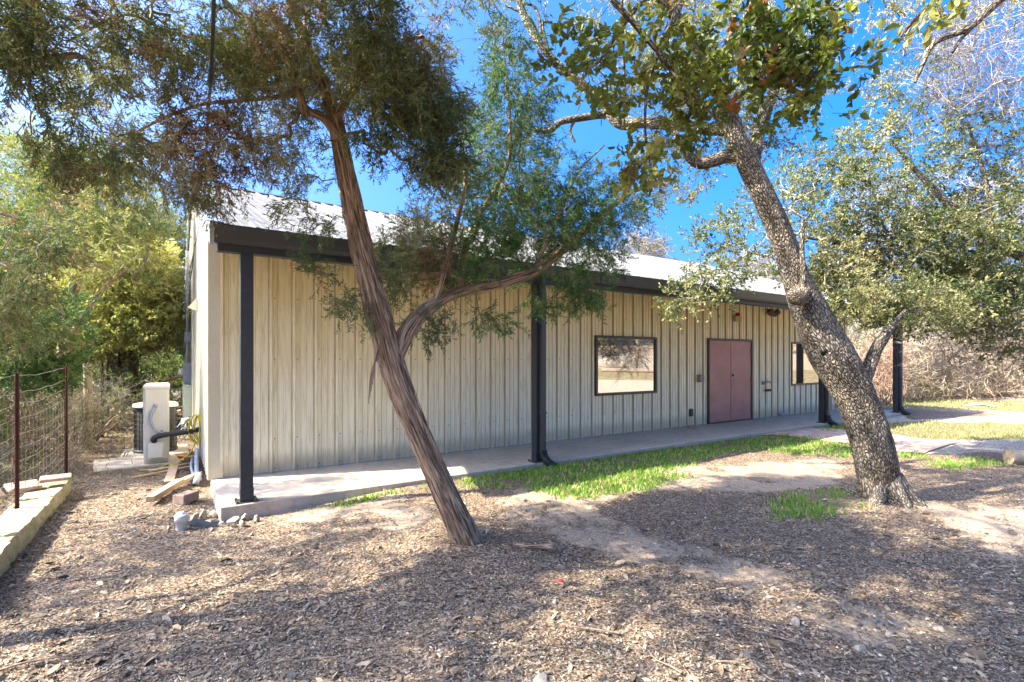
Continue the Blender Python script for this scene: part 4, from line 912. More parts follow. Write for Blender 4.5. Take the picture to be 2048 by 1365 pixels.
class Tree:
    """skeleton limbs + twigs grown out to target points; the thing > trunk, crown"""
    def __init__(s, name, label, cat, base, seed, bark, twig=None, group=None):
        s.t = thing(name, label, cat, (float(base[0]), float(base[1]), gzs(base[0], base[1])), 0, group)
        s.rs = np.random.RandomState(seed); s.bark = bark; s.twig = twig or bark; s.tv = []; s.tf = []; s.tb = []; s.n = 0
        s.nodes = []; s.par = []; s.TP = []; s.TD = []; s.TB = []; s.wv = []; s.wf = []; s.wb = []; s.wn = 0
    def limb(s, pts, n=8, sides=24, rfun=None, node=True, samples=8):
        """pts rows x,y,z,r"""
        c = spline(pts, samples) if len(pts) > 2 else np.array(pts, float)
        v, f, b = tube(c[:, :3], c[:, 3], sides, rfun); s.tv.append(v); s.tf.append(f + s.n); s.tb.append(b + s.rs.uniform(0, 5)*np.array([1, 0, 0])*0 ); s.n += len(v)
        if node: s.nodes += list(c[::2, :3])
        return c
    def ends(s, centre, rad, n, hollow=0.0, noise_f=0.8, thr=0.38, seed=0):
        """random targets inside an ellipsoid, thinned by a lumpy field so that gaps stay open"""
        out = []; k = 0
        while len(out) < n and k < 60:
            p = s.rs.uniform(-1, 1, (n*3, 3)); r = np.linalg.norm(p, axis=1); p = p[(r < 1) & (r > hollow*s.rs.uniform(0, 1, len(r)))]
            q = centre + p*np.array(rad); m = fbm(q[:, 0]/noise_f, q[:, 1]/noise_f, q[:, 2]/noise_f, 2, 11 + seed) > (thr if k < 20 else 0)
            out += list(q[m]); k += 1
        s.TP.append(np.array(out[:n])); return s
    def grow(s, r_tip=0.0022, r_max=0.03, step=0.12, wander=0.22, droop=0.0, bias=None):
        T = np.concatenate(s.TP); nodes = np.array(s.nodes); d0 = np.min(np.linalg.norm(T[:, None, ::1] - nodes[None, ::2][:, :, :], axis=2), axis=1) if len(T)*len(nodes) < 4e6 else np.linalg.norm(T - nodes.mean(0), axis=1)
        order = np.argsort(d0); cap = 40000; A = np.zeros((cap, 3)); A[:len(nodes)] = nodes; m = len(nodes); root = m
        par = -np.ones(cap, int); cnt = np.zeros(cap); paths = []; dirs = []
        for o in order:
            t = T[o]
            if m > cap - 60: break
            d = np.linalg.norm(A[:m] - t, axis=1) ; i = int(np.argmin(d + 0.15*(np.arange(m) < 0))); L = d[i]
            k = max(2, int(L/step)); p0 = A[i].copy(); idx = [i]; mid = s.rs.randn(3)*wander*L
            for j in range(1, k+1):
                q = j/k; p = p0 + (t - p0)*q + mid*math.sin(math.pi*q)*0.5 + s.rs.randn(3)*0.012*(q < 1) + np.array([0, 0, -droop*L*math.sin(math.pi*q)])*-1
                A[m] = p; par[m] = idx[-1]; idx.append(m); m += 1
            paths.append(idx); dirs.append(A[idx[-1]] - A[idx[-2]])
            j = idx[-1]
            while j >= root and j >= 0: cnt[j] += 1; j = par[j]
        s.ends_p = np.array([A[p[-1]] for p in paths]); s.ends_d = np.array(dirs)
        s.mids = []
        for idx in paths:
            pts = A[idx]; r = np.minimum(r_tip*np.maximum(cnt[idx], 1)**0.5, r_max); r[0] = r[1]
            sides = 3 if r.max() < 0.005 else (5 if r.max() < 0.012 else 7)
            v, f, b = tube(pts, r, sides); s.wv.append(v); s.wf.append(f + s.wn); s.wb.append(b); s.wn += len(v)
            for j in range(1, len(idx)):
                if cnt[idx[j]] <= 2: s.mids.append((A[idx[j]], A[idx[j]] - A[idx[j-1]]))
        return s
    def leaves(s, protos, per, palette, scale=(0.8, 1.2), spread=0.06, mat=None, droop=0.0, sel=None, dirmix=0.8, up=None, mids=0.0, colfn=None):
        P_ = s.ends_p; D = s.ends_d / (np.linalg.norm(s.ends_d, axis=1)[:, None] + 1e-9)
        if mids and s.mids:
            mp = np.array([m[0] for m in s.mids]); md = np.array([m[1] for m in s.mids]); md /= np.linalg.norm(md, axis=1)[:, None] + 1e-9
            k = s.rs.uniform(0, 1, len(mp)) < mids; P_ = np.concatenate([P_, mp[k]]); D = np.concatenate([D, md[k]])
        pos = np.repeat(P_, per, 0) + s.rs.randn(len(P_)*per, 3)*spread; d = np.repeat(D, per, 0) + s.rs.randn(len(P_)*per, 3)*dirmix
        d = d/np.linalg.norm(d, axis=1)[:, None] + np.array([0, 0, -droop]); pal = np.array(palette)
        # hue drifts in clumps across the crown
        f = fbm(pos[:, 0]*1.1, pos[:, 1]*1.1, pos[:, 2]*1.1, 2, 5)*1.6 - 0.3 + s.rs.uniform(-.22, .22, len(pos))
        ci = np.clip((f*len(pal)).astype(int), 0, len(pal)-1); col = pal[ci]
        if colfn is not None: col = colfn(pos, col, s.rs)
        sc = s.rs.uniform(scale[0], scale[1], len(pos))
        v, fc, c = bake(protos, pos, d, sc, col, s.rs, up)
        if not hasattr(s, 'lv'): s.lv = []; s.lf = []; s.lc = []; s.ln = 0
        s.lv.append(v); s.lf.append(fc + s.ln); s.lc.append(c); s.ln += len(v); s.lmat = mat or M_leaf; return s
    def done(s, crown='crown', twigpart='branches'):
        if s.tv: mk('trunk', to_local(s.t, np.concatenate(s.tv)), np.concatenate(s.tf), s.bark, s.t, True, bark=np.concatenate(s.tb))
        if s.wv: mk(twigpart, to_local(s.t, np.concatenate(s.wv)), np.concatenate(s.wf), s.twig, s.t, True, bark=np.concatenate(s.wb))
        if hasattr(s, 'lv'): mk(crown, to_local(s.t, np.concatenate(s.lv)), np.concatenate(s.lf), s.lmat, s.t, False, col=np.concatenate(s.lc))
        return s.t
def PL(rows):
    """limb rows given as (px, py, width px, distance)"""
    out = []
    for px, py, w, Y in rows: p = P(px, py, Y); out.append((p[0], p[1], p[2], w/F*Y/2))
    return out
def blob(px, py, Y, rx, ry, dy): return P(px, py, Y), (rx/F*Y, dy, ry/F*Y)

JUN = [(0.075, 0.105, 0.05), (0.12, 0.145, 0.065), (0.17, 0.185, 0.09), (0.23, 0.23, 0.13), (0.31, 0.29, 0.20)]
JUNG = [(0.045, 0.10, 0.035), (0.07, 0.145, 0.045), (0.11, 0.18, 0.055), (0.17, 0.20, 0.09)]
BRN = [(0.20, 0.115, 0.07), (0.25, 0.155, 0.10), (0.30, 0.21, 0.14), (0.14, 0.12, 0.055)]
OAKC = [(0.09, 0.13, 0.03), (0.14, 0.175, 0.04), (0.20, 0.215, 0.05), (0.29, 0.27, 0.085)]
OAKP = [(0.15, 0.155, 0.06), (0.21, 0.205, 0.09), (0.27, 0.25, 0.125), (0.34, 0.30, 0.17)]
YEL = [(0.20, 0.235, 0.075), (0.29, 0.30, 0.10), (0.34, 0.325, 0.14), (0.14, 0.19, 0.065)]

def ridged(k, amp, twist=0.0, blocky=False):
    def fn(rr, th, L):
        a = th + twist*L
        n1 = vnoise(np.cos(a)*k, np.sin(a)*k, L*0.9); n2 = vnoise(np.cos(a)*k*2.7, np.sin(a)*k*2.7, L*(9 if blocky else 1.6), 4); n3 = vnoise(np.cos(a)*1.1, np.sin(a)*1.1, L*1.3, 9)
        return rr*(1 + amp*(n1 - 0.5) + amp*0.7*(n2 - 0.5) + 0.22*(n3 - 0.5))
    return fn


def roots(T, bx, by, rr, n, ln, rfun, seed, zt=.30):
    r_ = random.Random(seed)
    for k in range(n):
        a = k/n*6.283 + r_.uniform(-.3, .3); c, s_ = math.cos(a), math.sin(a); L = ln*r_.uniform(.7, 1.3); z = gzs(bx, by)
        q = [(bx + c*rr*.35, by + s_*rr*.35, z + zt, rr*.36), (bx + c*rr*.85, by + s_*rr*.85, z + .06, rr*.36), (bx + c*(rr + L*.4), by + s_*(rr + L*.4), z - .015, rr*.26), (bx + c*(rr + L), by + s_*(rr + L), z - .09, rr*.12)]
        T.limb(q, sides=20, rfun=rfun, node=False, samples=6)
# ---- the leaning cedar
base = Gp(938, 1107, 0.05)
ced = Tree('cedar_tree', 'leaning shaggy-barked cedar in the middle of the yard, forked with a limb reaching right', 'tree', base, 1, M_cedar)
Yc = 4.72
tr = PL([(958, 1135, 118, Yc), (944, 1108, 84, Yc), (924, 1060, 66, Yc), (880, 965, 56, Yc), (832, 855, 55, Yc), (795, 760, 60, Yc), (765, 660, 58, Yc+.02), (738, 560, 52, Yc+.05), (716, 470, 49, Yc+.1), (698, 385, 45, Yc+.1), (682, 300, 38, Yc+.1), (668, 235, 34, Yc+.1), (640, 150, 26, Yc), (600, 60, 22, Yc-.1), (560, -60, 18, Yc-.2), (500, -260, 12, Yc-.2)])
tr = [(a, b, c_, r_*0.80) for a, b, c_, r_ in tr]
trc = ced.limb(tr, sides=96, rfun=ridged(4.2, 0.34, 1.2), samples=14)
l2 = PL([(792, 712, 34, Yc+.02), (815, 660, 38, Yc+.15), (850, 622, 32, Yc+.35), (905, 588, 26, Yc+.6), (985, 572, 24, Yc+.8), (1065, 545, 26, Yc+1.0), (1110, 512, 22, Yc+1.1), (1170, 462, 20, Yc+1.3), (1215, 420, 15, Yc+1.5), (1262, 385, 12, Yc+1.7), (1300, 372, 6, Yc+1.8)])
l2 = [(a, b, c_, r_*0.85) for a, b, c_, r_ in l2]
ced.limb(l2, sides=32, rfun=ridged(2.2, 0.22, 0.8), samples=10)
for rows in ([(872, 602, 14, 5.15), (885, 560, 14, 5.2), (902, 490, 15, 5.3), (918, 430, 14, 5.4), (930, 370, 10, 5.4), (925, 300, 7, 5.4), (905, 220, 5, 5.4)],
             [(930, 585, 16, 5.35), (925, 510, 16, 5.6), (948, 470, 16, 5.8), (965, 420, 14, 5.9), (1015, 330, 12, 6.0), (1020, 240, 10, 6.0), (1012, 150, 7, 6.0), (1005, 70, 4, 6.0)],
             [(1065, 545, 16, 5.7), (1100, 470, 12, 5.9), (1130, 400, 10, 6.0), (1160, 340, 7, 6.1), (1210, 290, 4, 6.2)],
             [(690, 300, 26, Yc+.1), (650, 240, 24, Yc+.0), (610, 215, 22, Yc-.1), (588, 150, 18, Yc-.1), (530, 80, 16, Yc-.2), (470, 20, 14, Yc-.2), (400, -40, 10, Yc-.3)],
             [(670, 240, 30, Yc+.1), (720, 150, 26, Yc), (760, 60, 22, Yc-.2), (800, -60, 18, Yc-.3)],
             [(600, 190, 14, Yc-.1), (500, 200, 12, Yc), (400, 210, 10, Yc), (300, 250, 8, Yc), (220, 300, 6, Yc-.1)],
             [(560, 90, 14, Yc-.1), (440, 90, 12, Yc-.1), (330, 60, 10, Yc-.2), (250, 30, 8, Yc-.3), (140, 80, 6, Yc-.4)]):
    ced.limb(PL([(a, b, w*0.68, d) for a, b, w, d in rows]), sides=9, samples=6)
# sawn branch stub
st = PL([(612, 232, 15, Yc-.15), (600, 195, 15, Yc-.17), (583, 140, 14, Yc-.2)]); ced.limb(st, sides=10)
n0 = 0
for a, n in (((640, 70, 4.5, 230, 130, .8), 300), ((790, 110, 4.3, 95, 130, .5), 170), ((850, 230, 4.35, 70, 110, .35), 130), ((872, 335, 4.4, 55, 45, .25), 45), ((760, 260, 4.5, 60, 60, .3), 35),
             ((500, 170, 4.7, 170, 110, .6), 150), ((330, 190, 4.5, 230, 110, .6), 120), ((330, 60, 4.4, 260, 90, .7), 95), ((290, 330, 4.4, 160, 60, .4), 60), ((410, 370, 4.5, 80, 42, .3), 34), ((450, 280, 4.5, 100, 70, .4), 60),
             ((590, 300, 4.7, 80, 80, .4), 40), ((620, 420, 4.7, 70, 40, .3), 12), ((640, 530, 4.6, 35, 30, .15), 8)):
    c, r = blob(*a); ced.ends(c, r, n, seed=1)
for a, n in (((1010, 120, 6.0, 55, 80, .4), 38), ((1010, 240, 6.0, 100, 90, .6), 110), ((1030, 340, 6.0, 150, 80, .8), 161), ((1050, 430, 5.9, 240, 80, .8), 221), ((1180, 430, 6.1, 130, 70, .7), 102),
             ((900, 480, 5.5, 140, 60, .5), 93), ((800, 540, 5.2, 70, 60, .4), 42), ((1110, 600, 5.8, 90, 40, .4), 42), ((1010, 630, 5.7, 60, 25, .25), 15), ((720, 610, 4.6, 40, 25, .15), 8), ((860, 640, 5.2, 50, 40, .3), 11), ((930, 540, 5.5, 120, 50, .4), 51), ((1120, 520, 5.8, 130, 50, .5), 68)):
    c, r = blob(*a); ced.ends(c, r, n, seed=2)
# more of the crown over the top of the picture
for c, r, n in (((-2.2, 4.4, 5.9), (3.0, 1.6, 1.0), 200), ((-0.6, 5.0, 5.8), (1.6, 1.4, 1.0), 100), ((-2.6, 3.3, 5.4), (1.8, .9, .8), 50)): ced.ends(np.array(c), r, n, seed=3)
ced.grow(r_tip=0.0017, r_max=0.022, step=0.10, wander=0.25)
def cedcol(pos, col, rs):
    px = 1024 + pos[:, 0]/pos[:, 1]*F; py = 719 - (pos[:, 2]-EYE)/pos[:, 1]*F
    X = pos[:, 0]
    # dead brown tufts in the lower left of the crown; a fresher green on the right limb
    dead = (fbm(X*1.6, pos[:, 1]*1.6, pos[:, 2]*1.6, 2, 77) + 0.16*sstep(-X, 1.4, 3.0)*sstep(4.6 - pos[:, 2], 0, 1.2) > 0.67)
    br = np.array(BRN)[rs.randint(0, 4, len(pos))]; gr = np.array(JUNG)[rs.randint(0, 4, len(pos))]
    g = (X > -0.55) & (pos[:, 1] > 5.0); col = np.where(g[:, None], gr, col); dead &= ~g
    return np.where(dead[:, None], br, col)
ced.leaves(PR_JUN, 4, JUN, (0.75, 1.25), 0.045, M_needle, droop=0.35, mids=0.3, dirmix=0.55, colfn=cedcol)
# peeling strips of bark
rs = np.random.RandomState(4); c = trc
for k in range(420):
    i = rs.randint(6, len(c)-60 if len(c) > 90 else len(c)-10); L = rs.randint(4, 16); j = min(len(c)-1, i+L); a = rs.uniform(0, 6.28); tw = 1.2
    q = c[i:j+1]
    if len(q) < 4: continue
    t = np.gradient(q[:, :3], axis=0); t /= np.linalg.norm(t, axis=1)[:, None]; ref = np.array([0, 1.0, 0]); aa = np.cross(t, ref); aa /= np.linalg.norm(aa, axis=1)[:, None]; bb = np.cross(t, aa)
    s = np.linspace(0, 1, len(q)); lift = 1.0 + 0.05*rs.rand() + (0.10*rs.rand())*np.abs(2*s - 1)**3; ang = a + s*rs.uniform(-.25, .25)
    p = q[:, :3] + (aa*np.cos(ang)[:, None] + bb*np.sin(ang)[:, None])*(q[:, 3]*lift)[:, None]; w = q[:, 3]*rs.uniform(0.03, 0.07)*np.sin(math.pi*(0.1 + 0.8*s))
    v, f, b = tube(p, w*0.7, 4); ced.tv.append(v); ced.tf.append(f + ced.n); ced.tb.append(b + rs.uniform(0, 3, 3)); ced.n += len(v)
for k in range(5):   # a torn strip hanging from the trunk and stubs at the fork
    p = P(760, 690 + k*6, Yc - .12); ced.limb([(p[0], p[1], p[2], .006), (p[0]-.03-.01*k, p[1]-.03, p[2]-.12, .005), (p[0]-.05-.012*k, p[1]-.02, p[2]-.30-.03*k, .003)], sides=5, node=False, samples=4)
ced.done()

# ---- the live oak on the right
base = Gp(1767, 1006, 0.02)
oak = Tree('live_oak', 'thick leaning oak with cracked grey bark, knot hole, in front of the second window', 'tree', base, 2, M_oak, M_oak)
Yo = 6.25
tr = PL([(1772, 1030, 118, Yo), (1768, 1000, 98, Yo), (1760, 970, 82, Yo), (1748, 900, 78, Yo), (1728, 840, 80, Yo), (1702, 780, 84, Yo), (1668, 720, 90, Yo), (1640, 670, 82, Yo), (1612, 610, 72, Yo), (1592, 560, 60, Yo), (1575, 510, 54, Yo), (1553, 450, 50, Yo), (1528, 395, 50, Yo), (1500, 335, 52, Yo), (1478, 290, 46, Yo-.05), (1466, 250, 36, Yo-.1), (1445, 200, 31, Yo-.2), (1418, 140, 27, Yo-.3), (1385, 75, 26, Yo-.45), (1340, 20, 26, Yo-.6), (1290, -60, 24, Yo-.8), (1220, -220, 18, Yo-1.2)])
tr = [(a, b, c_, r_*0.88) for a, b, c_, r_ in tr]
oak.limb(tr, sides=72, rfun=ridged(3.5, 0.07, 0.1, True), samples=14)
for rows, sd in (([(1490, 318, 34, Yo), (1455, 312, 34, Yo), (1425, 322, 30, Yo), (1398, 326, 27, Yo), (1378, 312, 24, Yo), (1362, 285, 18, Yo-.1), (1340, 250, 10, Yo-.1)], 20),
                 ([(1480, 262, 30, Yo-.05), (1420, 258, 28, Yo+.2), (1350, 250, 27, Yo+.4), (1290, 246, 26, Yo+.6), (1245, 250, 25, Yo+.7), (1222, 232, 25, Yo+.75), (1200, 200, 22, Yo+.8), (1160, 165, 21, Yo+.8), (1110, 125, 20, Yo+.8), (1065, 65, 19, Yo+.8), (1038, 0, 17, Yo+.8), (1030, -90, 14, Yo+.8)], 16),
                 ([(1505, 335, 36, Yo), (1512, 280, 34, Yo+.1), (1530, 225, 28, Yo+.2), (1560, 150, 22, Yo+.3), (1580, 60, 16, Yo+.3), (1600, -60, 10, Yo+.3)], 16),
                 ([(1712, 800, 40, Yo), (1735, 745, 30, Yo), (1752, 700, 27, Yo), (1770, 672, 24, Yo+.02), (1790, 645, 14, Yo+.05), (1812, 620, 8, Yo+.1)], 16),
                 ([(1600, 590, 18, Yo-.25), (1607, 560, 14, Yo-.27), (1604, 500, 11, Yo-.25), (1606, 440, 8, Yo-.2)], 10),
                 ([(1110, 125, 8, Yo+.8), (1085, 90, 7, Yo+.8), (1062, 40, 7, Yo+.8), (1030, 20, 6, Yo+.8), (1010, 12, 5, Yo+.8)], 7),
                 ([(1080, 95, 6, Yo+.8), (1082, 60, 8, Yo+.8), (1070, 15, 7, Yo+.8), (1040, 8, 5, Yo+.8)], 7),
                 ([(1100, 112, 9, Yo+.8), (1085, 50, 8, Yo+.8), (1105, 45, 6, Yo+.8)], 7),
                 ([(1240, 232, 14, Yo+.9), (1205, 230, 17, Yo+1), (1150, 238, 16, Yo+1), (1120, 245, 15, Yo+1), (1100, 262, 14, Yo+1), (1065, 262, 10, Yo+1), (1045, 290, 7, Yo+1)], 9),
                 ([(1150, 240, 8, Yo+1), (1140, 262, 8, Yo+1), (1150, 285, 6, Yo+1)], 7),
                 ([(1105, 255, 7, Yo+1), (1085, 235, 6, Yo+1), (1070, 200, 5, Yo+1), (1050, 188, 4, Yo+1)], 7)):
    oak.limb(PL([(a, b, w*0.8, d) for a, b, w, d in rows]), sides=sd, samples=6, rfun=ridged(2.0, 0.10, 0.1, True) if sd > 8 else None)
roots(oak, P(1768, 1000, Yo)[0], Yo, .27, 7, .22, ridged(2.5, .1, .1, True), 5)
# healed knot and burls
kn = P(1606, 592, Yo - .30); v, f, b = tube([kn + [0.0, .12, .02], kn + [0, 0.03, 0], kn + [0, -.02, -.005], kn + [0, -.045, -.01], kn + [0, -.05, -.01]], [.12, .11, .095, .055, .004], 20); oak.tv.append(v); oak.tf.append(f + oak.n); oak.tb.append(b); oak.n += len(v)
# long thin boughs that arch out toward the camera
near = []
for rows in ([(1400, -200, 22, 4.6), (1380, -60, 18, 4.0), (1340, 60, 13, 3.7), (1300, 150, 8, 3.5), (1290, 250, 5, 3.5), (1300, 330, 4, 3.4)],
             [(1385, -60, 15, 4.0), (1290, 0, 12, 3.6), (1240, 60, 9, 3.5), (1190, 130, 6, 3.4), (1120, 150, 4, 3.4)],
             [(1225, 0, 12, 3.4), (1300, 85, 10, 3.4), (1350, 150, 9, 3.4), (1400, 205, 7, 3.4), (1440, 245, 5, 3.4)],
             [(1450, -160, 20, 4.2), (1520, -20, 14, 3.6), (1560, 80, 10, 3.4), (1610, 150, 7, 3.3), (1680, 140, 5, 3.2), (1730, 130, 4, 3.2)],
             [(1520, -20, 12, 3.6), (1480, 60, 8, 3.5), (1500, 140, 6, 3.5), (1560, 200, 4, 3.4)],
             [(1240, -60, 10, 3.9), (1245, 60, 7, 3.8), (1250, 180, 5, 3.8), (1255, 230, 3, 3.8)],
             [(1640, -60, 10, 3.4), (1660, 20, 6, 3.3), (1690, 60, 4, 3.2)], [(1850, -90, 10, 3.2), (1870, -10, 6, 3.2), (1880, 30, 4, 3.2)]):
    c = oak.limb(PL(rows), sides=8, samples=7); near.append(c)
near_nodes = np.concatenate(near)[:, :3]
oakA = len(oak.TP)
for a, n in (((1290, 200, 6.3, 90, 60, .5), 18), ((1330, 380, 6.4, 90, 40, .4), 18), ((1400, 250, 6.5, 160, 90, .7), 62), ((1560, 210, 6.6, 120, 100, .7), 56), ((1400, 60, 6.2, 260, 90, .8), 91),
             ((1640, 640, 6.2, 30, 25, .2), 3), ((1820, 610, 6.5, 90, 30, .3), 18), ((1900, 640, 6.6, 60, 25, .3), 8), ((1760, 600, 6.3, 80, 30, .25), 16), ((1690, 620, 6.2, 50, 30, .2), 7)):
    c, r = blob(*a); oak.ends(c, r, n, seed=5)
for c, r, n in (((2.2, 5.2, 6.3), (3.2, 2.0, 1.0), 140), ((4.6, 6.6, 6.2), (2.0, 1.6, 1.0), 90), ((0.3, 3.0, 5.6), (2.6, 1.3, .8), 90)): oak.ends(np.array(c), r, n, seed=6)
oak.grow(r_tip=0.0022, r_max=0.022, step=0.12, wander=0.3)
oak.leaves(PR_OAK, 4, OAKP, (0.8, 1.25), 0.07, M_leaf, droop=0.2, mids=0.3, dirmix=0.7)
e1, d1, m1 = oak.ends_p, oak.ends_d, oak.mids
oak.TP = []; oak.nodes = list(near_nodes)
for a, n in (((1400, 60, 3.5, 150, 90, .3), 37), ((1470, 130, 3.45, 130, 90, .3), 38), ((1560, 120, 3.35, 110, 80, .25), 37), ((1600, 60, 3.3, 90, 60, .2), 21), ((1330, 160, 3.5, 110, 90, .25), 24), ((1180, 95, 3.5, 70, 60, .2), 12), ((1190, 150, 3.4, 60, 40, .15), 7),
             ((1110, 105, 3.4, 30, 30, .1), 4), ((1300, 290, 3.4, 60, 60, .15), 14), ((1400, 235, 3.5, 90, 60, .2), 18), ((1720, 130, 3.2, 35, 25, .1), 5), ((1640, 180, 3.25, 50, 50, .12), 9), ((1220, 200, 3.6, 50, 40, .15), 6), ((1885, 18, 3.2, 28, 26, .08), 4), ((1260, 330, 3.4, 25, 20, .08), 3), ((1680, 30, 3.25, 30, 40, .1), 4), ((1530, 210, 3.4, 60, 40, .12), 7)):
    c, r = blob(*a); oak.ends(c, r, n, seed=7, thr=0.3)
oak.grow(r_tip=0.0014, r_max=0.008, step=0.07, wander=0.25)
def oakcol(pos, col, rs):
    k = rs.uniform(0, 1, len(pos)); col = np.where((k < 0.012)[:, None], np.array([[0.45, 0.16, 0.04]]), col); return np.where(((k > .03) & (k < .07))[:, None], np.array([[0.20, 0.13, 0.06]]), col)
oak.leaves(PR_OAKN, 2, OAKC, (0.75, 1.2), 0.05, M_leaf, droop=0.1, dirmix=0.7, colfn=oakcol)
o = oak.done()
# the knot hole
hc = P(1656, 696, Yo); hn = np.array([-.74, -.65, -.17]); hp = hc + hn*0.246
g = MB(); vs, fs, _ = tube([hp - hn*.06, hp + hn*.006, hp + hn*.008], [.072, .065, .001], 16); vs[:, 2] = (vs[:, 2] - hp[2])*0.8 + hp[2]
mk('knot_hole', to_local(o, vs), fs, simple('hollow', (0.008, 0.006, 0.005)), o, True)
#@@BACK
# ---- more trees
def quick(name, label, cat, bx, by, seed, bark, twig, limbs, blobs, protos, per, pal, scale, spread, mat=None, group=None, grow={}, lv={}, crown='crown'):
    T = Tree(name, label, cat, (bx, by), seed, bark, twig, group)
    z = gzs(bx, by)
    for L in limbs: T.limb(L, sides=(14 if L[0][3] > 0.05 else 7), samples=6, rfun=ridged(2.0, 0.2, 0.3) if L[0][3] > 0.05 else None)
    for b in blobs: T.ends(np.array(b[0]), b[1], b[2], seed=seed, thr=b[3] if len(b) > 3 else 0.38)
    T.grow(**{**dict(r_tip=0.003, r_max=0.04, step=0.25, wander=0.2), **grow})
    if protos is not None: T.leaves(protos, per, pal, scale, spread, mat or M_leaf, **lv)
    T.done(crown=crown); return T
def bl(px, py, Y, rx, ry, dy, n, thr=0.38):
    c, r = blob(px, py, Y, rx, ry, dy); return (c, r, n, thr)

# left juniper whose trunk stands outside the frame
tl = (-4.9, 2.7)
quick('juniper_tree', 'old juniper hanging brown tufts over the upper left corner of the yard', 'tree', *tl, 21, M_cedar, M_twig_brown,
      [[(-4.9, 2.7, -.1, .13), (-4.8, 2.75, 1.5, .10), (-4.4, 2.9, 3.0, .07), (-3.6, 3.2, 4.2, .04), (-2.6, 3.5, 4.7, .02)], [(-4.4, 2.9, 3.0, .08), (-5.2, 2.4, 4.2, .06), (-5.8, 2.2, 5.2, .03)],
       [(-4.5, 2.85, 2.7, .05), (-3.9, 3.4, 3.6, .04), (-3.2, 3.8, 4.0, .02)], [(-4.8, 2.75, 2.3, .03), (-4.9, 4.0, 3.1, .02), (-5.1, 5.3, 3.2, .01)]],
      [bl(60, 150, 3.7, 90, 120, .4, 44), bl(110, 60, 3.8, 120, 60, .4, 20), bl(170, 310, 4.0, 110, 55, .3, 32), bl(20, 60, 3.6, 60, 120, .4, 34), bl(240, 100, 4.0, 120, 80, .4, 20),
       bl(40, 560, 5.8, 70, 90, .4, 75), bl(95, 480, 6.0, 70, 60, .4, 36), bl(20, 660, 5.8, 45, 40, .3, 22),
       ((-4.9, 1.9, 4.6), (2.2, 1.5, .8), 280, .54), ((-3.0, 2.2, 5.0), (1.8, 1.0, .7), 110, .55), ((-7.2, 3.6, 4.7), (2.0, 1.6, .8), 360, .55), ((-5.8, 2.4, 4.4), (1.0, 1.0, .7), 130, .45)],
      PR_JUN, 4, BRN[:2] + JUN[:4], (0.8, 1.3), 0.05, M_needle, grow=dict(r_tip=0.0017, r_max=0.005, step=0.11, wander=0.10), lv=dict(droop=0.5, mids=0.4, dirmix=0.5))
# oak over the photographer's shoulder: throws the dappled shade on the mulch
quick('live_oak', 'spreading live oak standing just outside the near edge of the yard', 'tree', -3.4, -0.9, 22, M_oak, M_twig_grey,
      [[(-3.4, -.9, -.1, .24), (-3.2, -.8, 1.8, .2), (-2.5, -.2, 3.4, .15), (-1.2, .8, 4.7, .08), (0.2, 1.6, 5.2, .04)], [(-2.7, -.4, 3.1, .1), (-3.6, .6, 4.4, .07), (-4.4, 1.4, 5.0, .03)], [(-2.5, -.2, 3.4, .1), (-1.0, -.6, 4.6, .06), (1.2, -.2, 5.2, .03)]],
      [((-3.4, 2.2, 5.3), (3.6, 1.6, .5), 330, .58), ((-2.2, .9, 4.9), (2.3, 1.1, .6), 130, .55), ((0.4, 1.3, 5.0), (1.7, 0.9, .6), 150, .46), ((1.4, -.3, 5.1), (1.6, 1.2, .6), 60, .46)],
      PR_OAK, 9, OAKP, (1.2, 1.8), 0.13, lv=dict(mids=0.3))

# sunlit junipers and oaks beyond the fence
LJ = ['yellow-green juniper catching the sun beyond the fence, left of the gable', 'bright bushy juniper at the left edge above the fence', 'tall juniper behind the others with bare twigs showing, upper left']
quick('juniper_tree', LJ[0], 'tree', -9.3, 10.8, 23, M_cedar, M_twig_grey,
      [[(-9.3, 10.8, -.1, .16), (-9.4, 10.8, 2.0, .12), (-9.0, 10.7, 3.6, .08), (-8.6, 10.6, 5.0, .04)], [(-9.4, 10.8, 2.0, .07), (-8.4, 10.4, 3.0, .05), (-7.6, 10.2, 3.6, .02)], [(-9.3, 10.8, 2.6, .07), (-10.4, 10.4, 3.6, .05), (-11, 10, 4.2, .02)]],
      [bl(170, 370, 10.5, 150, 60, .8, 150), bl(250, 430, 10.2, 90, 55, .7, 90), bl(120, 470, 10.6, 130, 60, .9, 110), bl(230, 520, 10.2, 90, 50, .8, 70), bl(60, 330, 11, 60, 60, .8, 40)],
      PR_JUNF, 4, YEL, (0.9, 1.5), 0.12, M_needle, lv=dict(mids=0.3, dirmix=0.7, droop=-.1))
quick('juniper_tree', LJ[1], 'tree', -8.3, 7.3, 24, M_cedar, M_twig_grey,
      [[(-8.3, 7.3, -.1, .12), (-8.2, 7.3, 1.6, .1), (-7.8, 7.3, 3.0, .05), (-7.4, 7.3, 3.6, .02)]],
      [bl(20, 640, 7.3, 130, 70, .6, 110), bl(-60, 480, 7.6, 120, 110, .6, 90), bl(30, 740, 7.6, 110, 30, .5, 40), ((-10.4, 6.6, 4.2), (1.5, 1.3, 1.0), 260, .42)],
      PR_JUN, 6, YEL[:2] + JUNG, (1.1, 1.8), 0.10, M_needle, lv=dict(mids=0.3, dirmix=0.7))
